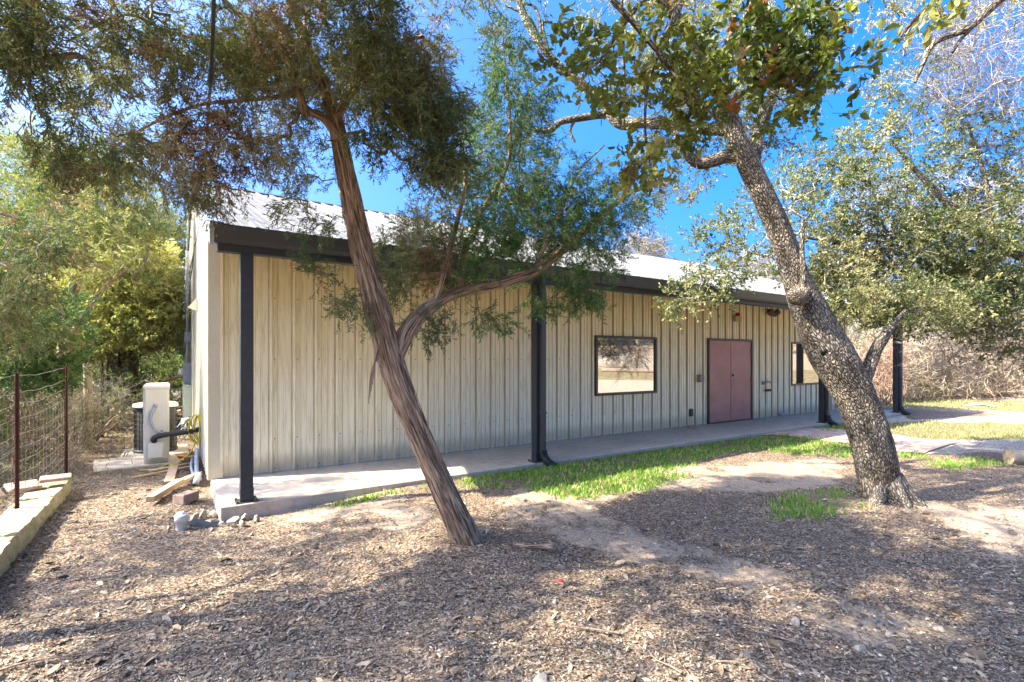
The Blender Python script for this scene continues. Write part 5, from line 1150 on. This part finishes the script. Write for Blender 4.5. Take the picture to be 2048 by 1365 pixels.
quick('juniper_tree', LJ[2], 'tree', -12.5, 13.5, 25, M_cedar, M_twig_grey,
      [[(-12.5, 13.5, -.1, .2), (-12.4, 13.5, 3.0, .14), (-12, 13.4, 5.5, .08), (-11.6, 13.4, 7.5, .03)]],
      [bl(40, 380, 13.5, 130, 130, 1.2, 150), bl(140, 560, 13.8, 170, 90, 1.2, 160), bl(60, 700, 14, 120, 60, 1.2, 90)],
      PR_JUNF, 4, YEL[:3] + JUNG[2:], (1.1, 1.8), 0.16, M_needle, lv=dict(mids=0.3, dirmix=0.8))
x0 = P(268, 800, 13.2)
quick('oak_tree', 'crooked oak with a forked trunk behind the outdoor units', 'tree', x0[0], x0[1], 26, M_oak, M_twig_grey,
      [PL([(272, 822, 46, 13.2), (270, 785, 36, 13.2), (258, 755, 34, 13.2), (258, 715, 34, 13.3), (250, 670, 26, 13.3), (235, 600, 18, 13.3), (240, 520, 10, 13.3)]), PL([(262, 765, 26, 13.2), (245, 758, 20, 13.1), (232, 735, 16, 13.0), (215, 700, 10, 12.9)]),
       PL([(258, 720, 18, 13.2), (290, 700, 14, 13.0), (325, 690, 10, 12.8), (340, 650, 5, 12.8)])],
      [bl(240, 560, 13, 120, 90, 1.2, 260), bl(290, 630, 12.8, 65, 60, .9, 130), bl(200, 660, 12.8, 110, 50, 1.0, 140), bl(120, 640, 12.6, 90, 70, 1.0, 80)],
      PR_OAK, 7, [(0.25, 0.27, 0.10), (0.34, 0.34, 0.13), (0.42, 0.39, 0.18)], (1.7, 2.6), 0.16, lv=dict(mids=0.35))
quick('oak_tree', 'grey-green oak far behind, close against the gable wall edge', 'tree', -12.4, 21, 27, M_oak, M_twig_grey,
      [[(-12.4, 21, -.1, .25), (-12.4, 21, 3, .2), (-12.8, 21, 6, .1), (-13, 21, 8, .04)]],
      [bl(330, 560, 20, 60, 120, 1.8, 210), bl(300, 480, 21, 80, 60, 1.6, 110), bl(345, 700, 20, 55, 60, 1.5, 110), bl(210, 740, 19, 120, 60, 1.5, 120)],
      PR_FAR, 6, [(0.09, 0.11, 0.06), (0.14, 0.16, 0.08), (0.22, 0.22, 0.13)], (1.0, 1.7), 0.3, lv=dict(mids=0.3))

# small oaks at the right
quick('oak_tree', 'small-leaved oak filling the right side, its boughs reaching over the porch end', 'tree', 10.4, 7.5, 28, M_oak, M_twig_grey,
      [[(10.4, 7.5, -.1, .2), (10.2, 7.6, 1.6, .17), (9.2, 8.2, 2.9, .13), (8.2, 8.8, 3.8, .09), (7.3, 9.0, 4.8, .05), (6.6, 9.0, 5.6, .02)], [(9.2, 8.3, 2.5, .08), (8.2, 8.8, 2.7, .06), (7.0, 9.2, 3.3, .045), (6.0, 9.3, 3.8, .03), (5.0, 9.3, 4.0, .015)],
       [(8.2, 8.8, 3.8, .05), (8.3, 9.0, 4.8, .04), (8.0, 9.0, 5.8, .02)], [(9.0, 8.4, 2.8, .05), (7.8, 8.2, 2.4, .03), (7.0, 8.0, 2.4, .015)]],
      [bl(1600, 440, 9.2, 170, 110, 1.0, 93), bl(1460, 500, 9.0, 90, 70, .7, 34), bl(1740, 380, 9.3, 150, 130, 1.0, 93), bl(1880, 330, 9.4, 150, 120, 1.0, 88), bl(1760, 230, 9.3, 30, 60, .4, 8), bl(1640, 330, 9.3, 80, 60, .6, 19),
       bl(1800, 500, 9.0, 210, 80, 1.0, 210), bl(1830, 610, 8.3, 120, 45, .6, 110), bl(1980, 470, 9.0, 120, 130, 1.0, 170), bl(1930, 600, 8.8, 120, 70, .8, 110), bl(1700, 570, 8.8, 90, 50, .6, 60), bl(1420, 570, 8.8, 60, 30, .4, 26), bl(1360, 610, 8.6, 40, 20, .3, 8), bl(2050, 620, 9, 80, 120, .8, 60)],
      PR_OAK, 3, [(0.075, 0.095, 0.035), (0.13, 0.145, 0.06), (0.20, 0.20, 0.09), (0.09, 0.12, 0.04), (0.27, 0.25, 0.13)], (1.3, 2.0), 0.09, grow=dict(r_tip=0.003, r_max=0.035, step=0.18, wander=0.3), lv=dict(mids=0.4, dirmix=0.8))
# bare trees, upper right
T = Tree('bare_tree', 'leafless grey tree spreading lichened twigs into the upper right corner', 'tree', (12.8, 6.9), 29, M_oak, M_twig_pale)
for L in ([(12.8, 6.9, -.1, .2), (12.5, 7.2, 2.5, .16), (11.4, 8.8, 4.5, .1), (10.6, 8.9, 6.2, .06), (10.0, 9.0, 7.5, .02)], [(11.6, 8.8, 4.0, .07), (10.4, 8.9, 4.9, .05), (9.3, 9.0, 5.6, .02)], [(12.5, 7.2, 2.4, .06), (10.8, 9.4, 2.9, .05), (9.6, 10.2, 2.3, .02)]): T.limb(L, sides=9, samples=6)
for rows in ([(2130, -90, 22, 4.2), (2000, 0, 16, 4.2), (1940, 55, 13, 4.2), (1870, 85, 11, 4.2), (1845, 130, 9, 4.2), (1830, 165, 5, 4.2)], [(2000, 5, 9, 4.2), (1930, 70, 7, 4.2), (1905, 105, 5, 4.2)], [(1935, -40, 10, 4.3), (1860, 10, 8, 4.3), (1815, 55, 6, 4.3), (1785, 100, 3, 4.3)], [(1850, 20, 7, 4.3), (1812, 70, 6, 4.3), (1808, 112, 4, 4.3)]): T.limb(PL(rows), sides=7, samples=5)
for b in (bl(1960, 130, 8.6, 110, 120, .8, 150, .3), bl(2030, 230, 9, 90, 110, .8, 110, .3), bl(1880, 190, 8.8, 60, 60, .5, 22, .3), bl(1990, 40, 8.8, 70, 60, .6, 50, .3), bl(1960, 690, 10, 110, 60, .8, 120, .3), bl(2060, 650, 10, 80, 100, .8, 60, .3)): T.ends(b[0], b[1], b[2], thr=b[3])
T.grow(r_tip=0.0025, r_max=0.014, step=0.2, wander=0.18)
T.leaves(PR_BARE, 2, [(0.26, 0.235, 0.20), (0.20, 0.175, 0.15), (0.34, 0.31, 0.27)], (0.8, 1.3), 0.08, M_tint, dirmix=0.5, mids=0.2); T.done(crown='twigs')

# dry brush along the far side of the drive
def brush(name, label, cat, x, y, rx, ry, h, n, pal, seed, protos=PR_BRUSH, sc=(0.8, 1.5), group=None, per=1, mat=None, z0=0.0):
    T = thing(name, label, cat, (x, y, gzs(x, y)), 0, group); rs = np.random.RandomState(seed)
    th = rs.uniform(0, 6.283, n); r = np.sqrt(rs.uniform(0, 1, n)); zz = rs.uniform(0, 1, n)
    prof = 0.75 + 0.45*np.sqrt(np.clip(1 - zz**2, 0, 1)); lump = 0.75 + 0.5*vnoise(np.cos(th)*2 + seed, np.sin(th)*2, zz*2)
    px = np.cos(th)*r*rx*prof*lump*0.8; py = np.sin(th)*r*ry*prof*lump*0.8; pz = z0 + (zz**0.8)*h*(0.7 + 0.5*vnoise(px*0.9, py*0.9, seed*1.3))*np.sqrt(1 - 0.6*r**2)
    pos = np.stack([px, py, pz], 1); d = np.stack([px*0.4, py*0.4, 0.6 + 0*pz], 1) + rs.randn(n, 3)*0.9
    pal = np.array(pal); f = fbm(px*0.9, py*0.9, pz*0.9, 2, seed)*1.6 - .3 + rs.uniform(-.25, .25, n); col = pal[np.clip((f*len(pal)).astype(int), 0, len(pal)-1)]
    v, fc, c = bake(protos, pos, d, rs.uniform(sc[0], sc[1], n), col, rs); o = mk('twigs' if protos is PR_BRUSH or protos is PR_BARE else 'foliage', v, fc, mat or M_tint, T, col=c)
    # woody stems from the ground
    sv, sf, sn = [], [], 0
    for k in range(26):
        i = rs.randint(0, n); q = pos[i]; b = q*np.array([0.25, 0.25, 0]); m = (b+q)/2 + rs.randn(3)*0.12*h; vv, ff, _ = tube(spline([b, m, q], 4), np.linspace(0.022, 0.006, 9), 4); sv.append(vv); sf.append(ff + sn); sn += len(vv)
    mk('stems', np.concatenate(sv), np.concatenate(sf), M_twig_brown, T, True); return T
TAN = [(0.38, 0.30, 0.22), (0.25, 0.19, 0.13), (0.50, 0.41, 0.31), (0.15, 0.11, 0.075), (0.26, 0.24, 0.13)]
GRY = [(0.33, 0.29, 0.245), (0.26, 0.23, 0.19), (0.40, 0.36, 0.30), (0.20, 0.20, 0.13)]
BR = [(14.9, 21.6, 2.2, 1.6, 2.6, 'dry tan brush clump at the far end of the porch behind the last post'), (17.4, 21.9, 2.2, 1.8, 2.9, 'dry tan brush clump just right of the last porch post'), (19.8, 21.6, 2.2, 1.8, 2.7, 'wide dry brush clump in the middle of the thicket across the drive'),
      (22.2, 21.4, 2.3, 1.8, 2.9, 'dry brush clump behind the flat white stone at the right edge'), (24.8, 21.0, 2.3, 1.8, 2.8, 'dry brush clump just outside the right edge'), (16.4, 24.5, 2.6, 1.8, 4.2, 'taller grey brush rising behind the porch end'), (20.5, 24.5, 2.6, 1.8, 4.4, 'taller grey brush rising behind the middle of the thicket'), (24.6, 24.2, 2.6, 1.8, 4.4, 'taller grey brush rising behind the right end of the thicket')]
for k, (x, y, rx, ry, h, lab) in enumerate(BR):
    brush('dry_brush', lab, 'bush', x, y, rx, ry, h, 900, TAN if k < 5 else GRY, 50 + k, sc=(0.8, 1.5), group='dry brush across the drive')
T = brush('red_shrub', 'reddish leafless shrub between the oak trunk and the last porch post', 'bush', 14.2, 19.6, 0.8, 0.6, 2.6, 260, [(0.42, 0.22, 0.16), (0.46, 0.30, 0.21), (0.33, 0.18, 0.13)], 70, sc=(0.5, 0.9), z0=0.3)
# undergrowth beyond the fence
for k, (x, y, rx, ry, h, pal, lab) in enumerate([(-7.3, 6.2, .9, .9, .9, GRY, 'tangle of bare twigs behind the nearest fence post in view'), (-8.0, 8.3, 1.2, 1.0, 1.3, TAN, 'tangle of dry twigs behind the second fence post'), (-8.6, 10.2, 1.3, 1.1, 1.4, GRY, 'grey twiggy undergrowth left of the wooden fence post'), (-10.6, 8.6, 1.4, 1.4, 1.5, TAN, 'brown undergrowth deep beyond the fence at the left edge')]):
    brush('undergrowth', lab, 'bush', x, y, rx, ry, h, 300, pal, 80 + k, PR_BARE, (0.7, 1.4), 'undergrowth beyond the fence')
for k, (x, y, r, h, lab) in enumerate([(-7.9, 7.0, .9, 1.5, 'mid-green leafy shrub pressed against the mesh between the first two fence posts'), (-8.9, 9.3, 1.1, 1.8, 'mid-green leafy shrub behind the second rusty fence post'), (-6.9, 5.5, .6, .9, 'small green shrub at the left edge behind the edging blocks'), (-9.4, 12.2, 1.0, 1.3, 'low green shrub behind the wooden fence post'), (-10.8, 15.6, 1.8, 2.2, 'green shrub at the end of the path behind the units'), (-8.4, 17.4, 1.5, 2.6, 'dark green shrub at the back corner of the gable wall'), (-13.8, 12.8, 1.9, 2.4, 'broad green shrub deep beyond the fence'), (-7.0, 5.0, .5, .35, 'low green weeds at the foot of the nearest fence post')]):
    brush('green_shrub', lab, 'bush', x, y, r, r, h, int(170*r*r + 60), [(0.08, 0.12, 0.035), (0.12, 0.16, 0.05), (0.17, 0.20, 0.07), (0.14, 0.14, 0.07)], 90 + k, PR_FAR if r > .7 else PR_OAK, (0.8, 1.4), 'green shrubs beyond the fence', mat=M_leaf)

# woods all round, one mass far off; each nearer treetop behind the roof is a tree
def wood(name, cx, cy, specs, seed, pal, kindstuff=True):
    rs = np.random.RandomState(seed); P_, D_ = [], []
    for (x, y, r, h, n) in specs:
        q = rs.randn(n, 3); q /= np.linalg.norm(q, axis=1)[:, None]; q *= rs.uniform(0.4, 1, (n, 1)); p = q*np.array([r, r, h*0.5]) + np.array([x, y, h*0.52 + float(gz(x, y))]); P_.append(p); D_.append(rs.randn(n, 3) + [0, 0, .3])
    P_ = np.concatenate(P_); D_ = np.concatenate(D_); pal = np.array(pal); f = fbm(P_[:, 0]*.25, P_[:, 1]*.25, P_[:, 2]*.3, 2, seed)*1.6 - .3 + rs.uniform(-.2, .2, len(P_)); col = pal[np.clip((f*len(pal)).astype(int), 0, len(pal)-1)]
    v, fc, c = bake(WOODP, P_, D_, rs.uniform(2.2, 4.2, len(P_)), col, rs); o = mk(name, v, fc, M_leaf, col=c); return o
WOODP = [proto_leaves(s + 60, 12, 0.09, 0.05, 0.4, 5.0) for s in range(3)]
rs = np.random.RandomState(12); sp = []
for k in range(150):
    a = rs.uniform(0, 6.283); 
    d = rs.uniform(46, 75); x, y = d*math.cos(a) + 8, d*math.sin(a) + 6
    sp.append((x, y, rs.uniform(3.5, 5.5), rs.uniform(5, 8.5), 260))
for k in range(26): sp.append((-16 - rs.uniform(0, 14), 2 + k*1.5 + rs.uniform(-2, 2), 2.6, rs.uniform(3.5, 6), 420))
for k in range(22): sp.append((12 + k*2.0, 30 + rs.uniform(0, 8), 3.0, rs.uniform(5, 8), 380))
o = wood('woods', 0, 0, sp, 5, [(0.16, 0.16, 0.10), (0.11, 0.13, 0.06), (0.24, 0.22, 0.15), (0.32, 0.28, 0.20)]); tag(o, 'far mass of scrub woods closing off every side of the clearing', 'woods', kind='stuff')
for k, (px, py, Y, rx, ry, lab) in enumerate([(1285, 505, 30, 40, 28, 'bare treetop peeking over the right half of the roof ridge'), (1500, 545, 32, 60, 30, 'bare treetop peeking over the far end of the roof ridge'), (1760, 480, 28, 90, 110, 'tall bare grey tree behind the porch end'), (1960, 450, 28, 120, 120, 'tall bare grey tree at the right behind the thicket')]):
    c, r = blob(px, py, Y, rx, ry, 1.8)
    T = Tree('bare_tree', lab, 'tree', (c[0], c[1]), 100 + k, M_oak, M_twig_pale); T.limb([(c[0], c[1], -.1, .2), (c[0]+.2, c[1], c[2]*0.5, .14), (c[0], c[1], c[2], .05)], sides=8)
    T.ends(c, r, 90 if k < 2 else 170, thr=0.3); T.grow(r_tip=0.008, r_max=0.06, step=0.4, wander=0.25)
    T.leaves(PR_BRUSH, 3, GRY, (1.2, 2.2), 0.15, M_tint, dirmix=0.7, mids=0.2); T.done(crown='twigs')

# ------------------------------------------------------------ litter on the ground: chips, pebbles, grass, leaves, sticks
def scatter(n, ylo, yhi, xfac, seed, p=1.0):
    rs = np.random.RandomState(seed); u = rs.uniform(0, 1, n); y = ylo*(yhi/ylo)**(u**p); x = rs.uniform(-1, 1, n)*y*xfac + 0.0; return x, y, rs
def outslab(x, y):
    u, v = toB(x, y); return ~((u > -0.02) & (u < 18.05) & (v > -1.6)) & ~((u > -0.1) & (v > -0.1) & (u < 18))
# wood chips: slightly bent slivers
cp = []
for s in range(5):
    r_ = np.random.RandomState(s); w = r_.uniform(.12, .28); b = r_.uniform(-.1, .12); t_ = 0.05
    v = np.array([[-.5, 0, 0], [-.15, w/2, t_], [-.15, -w/2, t_], [.25, w/2, t_ + b], [.25, -w/2, t_ + b], [.5, w*.1, b]]); f = np.array([[0, 2, 1, 1], [1, 2, 4, 3], [3, 4, 5, 5]])
    v2 = v - [0, 0, 0.05]
    cp.append((v, s))
def chips(name, n, seed, ylo, yhi, size, pal, label, dens, xfac=1.12, p=1.0, flat=0.25):
    x, y, rs = scatter(n, ylo, yhi, xfac, seed, p); ok = outslab(x, y) & (rs.uniform(0, 1, n) < dens(x, y)); x, y = x[ok], y[ok]; n = len(x)
    L = rs.uniform(size[0], size[1], n)*rs.uniform(0.5, 1.0, n); W = L*rs.uniform(0.12, 0.38, n); a = rs.uniform(0, 6.283, n) ; tl = rs.randn(n)*flat; ro = rs.randn(n)*0.35
    z = gz(x, y) + rs.uniform(0.001, 0.012, n)
    base = np.array([[-.5, 0, 0], [-.2, .5, 0], [-.2, -.5, 0], [.2, .45, 0], [.2, -.5, 0], [.5, .1, 0]]); zc = np.array([0, .18, -.1, .15, -.12, 0])
    f = np.array([[0, 2, 4, 1], [1, 4, 5, 3]])
    f = np.array([[0, 2, 3, 1], [2, 4, 5, 3]])
    vx = base[None, :, 0]*L[:, None]; vy = base[None, :, 1]*W[:, None]; vz = zc[None]*W[:, None] + base[None, :, 0]*L[:, None]*tl[:, None] + base[None, :, 1]*W[:, None]*ro[:, None]
    X = x[:, None] + vx*np.cos(a)[:, None] - vy*np.sin(a)[:, None]; Y = y[:, None] + vx*np.sin(a)[:, None] + vy*np.cos(a)[:, None]; Z = z[:, None] + vz + np.abs(tl*L)[:, None]*0.35
    V_ = np.stack([X, Y, Z], -1).reshape(-1, 3); F_ = (f[None] + (np.arange(n)*6)[:, None, None]).reshape(-1, 4)
    pal = np.array(pal)*np.array([0.78, 0.80, 0.78]); col = pal[rs.randint(0, len(pal), n)]*rs.uniform(0.8, 1.2, (n, 1)); o = mk(name, V_, F_, M_tint, col=np.repeat(col, 6, 0)); tag(o, label, 'mulch', kind='stuff'); return o
def dmul(x, y): a, b, c = masks(x, y); return np.clip(0.25 + 0.8*a, 0, 1)*(1 - 0.75*c)*(1 - 0.5*b)*(0.35 + 1.1*sstep(fbm(x*1.7, y*1.7, 4.4, 3), .3, .6))
CH = [(0.15, 0.105, 0.075), (0.20, 0.152, 0.112), (0.28, 0.22, 0.165), (0.085, 0.06, 0.045), (0.38, 0.31, 0.24), (0.23, 0.185, 0.145), (0.48, 0.41, 0.33)]
chips('wood_chips', 330000, 1, 2.7, 11, (0.010, 0.034), CH, 'grey-brown shredded bark mulch and wood chips covering the yard', dmul, p=0.85)
chips('bark_slivers', 4500, 2, 2.7, 7, (0.05, 0.12), [(0.27, 0.20, 0.14), (0.18, 0.13, 0.09), (0.38, 0.30, 0.22)], 'longer pale bark slivers scattered on the mulch', dmul, flat=0.12)
chips('leaf_litter', 16000, 3, 5.5, 16, (0.04, 0.09), [(0.38, 0.29, 0.19), (0.28, 0.20, 0.13), (0.50, 0.42, 0.30), (0.17, 0.12, 0.08)], 'dry leaf litter along the path beside the gable wall', lambda x, y: 1.0*(x < -3.4), xfac=1.25)
# pebbles
x, y, rs = scatter(26000, 2.7, 14, 1.1, 5); a_, b_, c_ = masks(x, y); ok = outslab(x, y) & (rs.uniform(0, 1, len(x)) < np.clip(0.22 + 0.9*c_ + 0.25*(1 - a_), 0, 1)); x, y = x[ok], y[ok]; n = len(x)
oc = np.array([[1, 0, 0], [0, 1, 0], [-1, 0, 0], [0, -1, 0], [0, 0, 1.0], [.5, .5, .6], [-.5, .4, .7]]); of = np.array([[0, 5, 4, 3], [0, 1, 5, 5], [1, 6, 4, 5], [1, 2, 6, 6], [2, 3, 4, 6]])
of = [np.array([[0, 5, 4], [0, 4, 3], [0, 1, 5], [1, 6, 5], [5, 6, 4], [1, 2, 6], [2, 3, 4], [2, 4, 6]])]
sz = 0.003 + 0.012*rs.uniform(0, 1, n)**4; aa = rs.uniform(0, 6.28, n); st = rs.uniform(.6, 1.4, n)
vx = oc[None, :, 0]*(sz*st)[:, None]; vy = oc[None, :, 1]*sz[:, None]
V_ = np.stack([x[:, None] + vx*np.cos(aa)[:, None] - vy*np.sin(aa)[:, None], y[:, None] + vx*np.sin(aa)[:, None] + vy*np.cos(aa)[:, None], gz(x, y)[:, None] + 0.002 + oc[None, :, 2]*(sz*.7)[:, None]], -1).reshape(-1, 3)
pc = np.array([(0.46, 0.39, 0.30), (0.38, 0.32, 0.24), (0.30, 0.25, 0.20), (0.54, 0.47, 0.38)])[rs.randint(0, 4, n)]
tag(mk('gravel', V_, (of[0][None] + (np.arange(n)*7)[:, None, None]).reshape(-1, 3), M_tint, col=np.repeat(pc, 7, 0)), 'small pale limestone gravel strewn through the mulch and drive', 'gravel', kind='stuff')
# grass blades
def blades(name, n, seed, ylo, yhi, fn, hgt, pal, label, xr=1.2):
    x, y, rs = scatter(n, ylo, yhi, xr, seed, 0.8); d = fn(x, y); ok = outslab(x, y) & (rs.uniform(0, 1, n) < d*sstep(fbm(x*2.6, y*2.6, 1.1, 3, 8), .28, .54)); x, y = x[ok], y[ok]; n = len(x)
    h = rs.uniform(hgt[0], hgt[1], n); a = rs.uniform(0, 6.283, n); w = rs.uniform(.003, .006, n)*(1 + y/8); ln = rs.uniform(.1, .7, n)*h; b = rs.uniform(0, 6.283, n); z = gz(x, y)
    dx, dy = np.cos(a)*w, np.sin(a)*w; lx, ly = np.cos(b)*ln, np.sin(b)*ln
    V_ = np.stack([np.stack([x-dx, y-dy, z], -1), np.stack([x+dx, y+dy, z], -1), np.stack([x+dx*.6+lx*.45, y+dy*.6+ly*.45, z+h*.6], -1), np.stack([x+lx, y+ly, z+h], -1)], 1).reshape(-1, 3)
    F_ = (np.arange(n)*4)[:, None] + np.array([[0, 1, 2, 3]]); pal = np.array(pal); c = pal[rs.randint(0, len(pal), n)]*rs.uniform(.8, 1.2, (n, 1))
    tag(mk(name, V_, F_, M_grass, col=np.repeat(c, 4, 0)), label, 'grass', kind='stuff')
blades('grass', 240000, 11, 5.0, 14, lambda x, y: (masks(x, y), masks.green)[1], (0.02, 0.07), [(0.09, 0.24, 0.02), (0.12, 0.28, 0.03), (0.18, 0.32, 0.045), (0.28, 0.34, 0.09), (0.42, 0.36, 0.20)], 'short bright green grass growing along the porch slab')
blades('grass', 90000, 12, 10, 24, lambda x, y: masks(x, y)[1]*(x > 5), (0.03, 0.07), [(0.24, 0.27, 0.08), (0.30, 0.31, 0.12), (0.36, 0.34, 0.16)], 'thin yellowish grass on the far side of the drive')
blades('grass', 5000, 13, 4.5, 12, lambda x, y: 1.0*(x < -5.9), (0.05, 0.16), [(0.14, 0.20, 0.05), (0.30, 0.28, 0.12), (0.20, 0.22, 0.08)], 'straggling grass beyond the wire fence')
# fallen leaves on the slab
rs = np.random.RandomState(9); n = 620; u = rs.uniform(0.6, 17.8, n); v = -1.5*rs.uniform(0, 1, n)**0.8; k = fbm(u*1.4, v*2.5, 0, 2) > .42; u, v = u[k], v[k]; n = len(u); xy = W0 + u[:, None]*U + v[:, None]*V
L = rs.uniform(.015, .04, n); a = rs.uniform(0, 6.28, n); base = np.array([[-.5, 0, 0], [0, .25, .1], [.5, 0, 0], [0, -.25, .12]])
V_ = np.stack([xy[:, 0:1] + (base[None, :, 0]*np.cos(a)[:, None] - base[None, :, 1]*np.sin(a)[:, None])*L[:, None], xy[:, 1:2] + (base[None, :, 0]*np.sin(a)[:, None] + base[None, :, 1]*np.cos(a)[:, None])*L[:, None], 0.143 + base[None, :, 2]*L[:, None] + 0*xy[:, 0:1]], -1).reshape(-1, 3)
tag(mk('fallen_leaves', V_, (np.arange(n)*4)[:, None] + np.array([[0, 1, 2, 3]]), M_tint, col=np.repeat(np.array([(0.10, 0.07, 0.05), (0.16, 0.10, 0.06), (0.07, 0.055, 0.045)])[rs.randint(0, 3, n)], 4, 0)), 'small dark fallen leaves scattered over the porch slab', 'leaves', kind='stuff')
# sticks
rr = random.Random(6)
SPX = [(800,1155,70,.1),(1160,1105,60,.9),(1180,1262,90,2.9),(830,1190,40,1.5),(1230,1255,60,1.0),(90,1325,110,.5),(240,1330,90,1.1),(640,1320,80,.2),(1460,1320,80,.3),(1640,1090,40,.8),(740,1330,50,1.4),(1330,1330,60,2.2),(1905,1290,80,.7),(480,1290,70,.15),(560,1230,50,1.3),(1560,1275,60,2.6)]
for k, (px, py, l, a) in enumerate(SPX):
    p = Gp(px, py, 0.03); L = l/F*p[1]*1.3; t = thing('stick', 'thin grey fallen stick lying on the mulch', 'stick', (p[0], p[1], gzs(*p) + 0.02), a, 'fallen sticks on the mulch')
    pts = [(-L/2, 0, 0), (-L/5, rr.uniform(-.02, .02), .008), (L/5, rr.uniform(-.03, .03), .004), (L/2, 0, .012)]; v, f, b = tube(spline(pts, 4), np.linspace(.007, .003, 13), 6); v2, f2, _ = tube([(0, 0, .006), (L*.14, L*.16*rr.choice([-1, 1]), .02)], [.004, .002], 5)
    mk('twig', np.concatenate([v, v2]), np.concatenate([f, f2 + len(v)]), M_twig_brown, t, True)
p = Gp(1120, 1166, .02); t = thing('bottle_cap', 'tiny red plastic cap lying on the mulch right of the cedar', 'cap', (p[0], p[1], gzs(*p) + .008), 0)
g = MB(); g.lathe([(.022, 0), (.022, .014), (.018, .018), (.001, .018)], (0, 0, 0), 16); g.build('cap_body', simple('red_plastic', (0.75, 0.03, 0.03)), t, True)
# exposed root by the cedar
t = thing('tree_root', 'knobbly exposed root poking up right of the cedar trunk', 'root', (*Gp(1085, 1098, .05), gzs(*Gp(1085, 1098, .05)) + 0.002), -0.2)
pts = spline([(-.30, .03, -.01), (-.15, 0, .02), (0, -.01, .035), (.08, 0, .03), (.13, .01, -.01)], 8); v, f, b = tube(pts, np.interp(np.arange(len(pts)), [0, 14, 24, 32], [.010, .016, .032, .012]), 14, ridged(3, .9)); mk('root', v, f, M_cedar, t, True, bark=b)
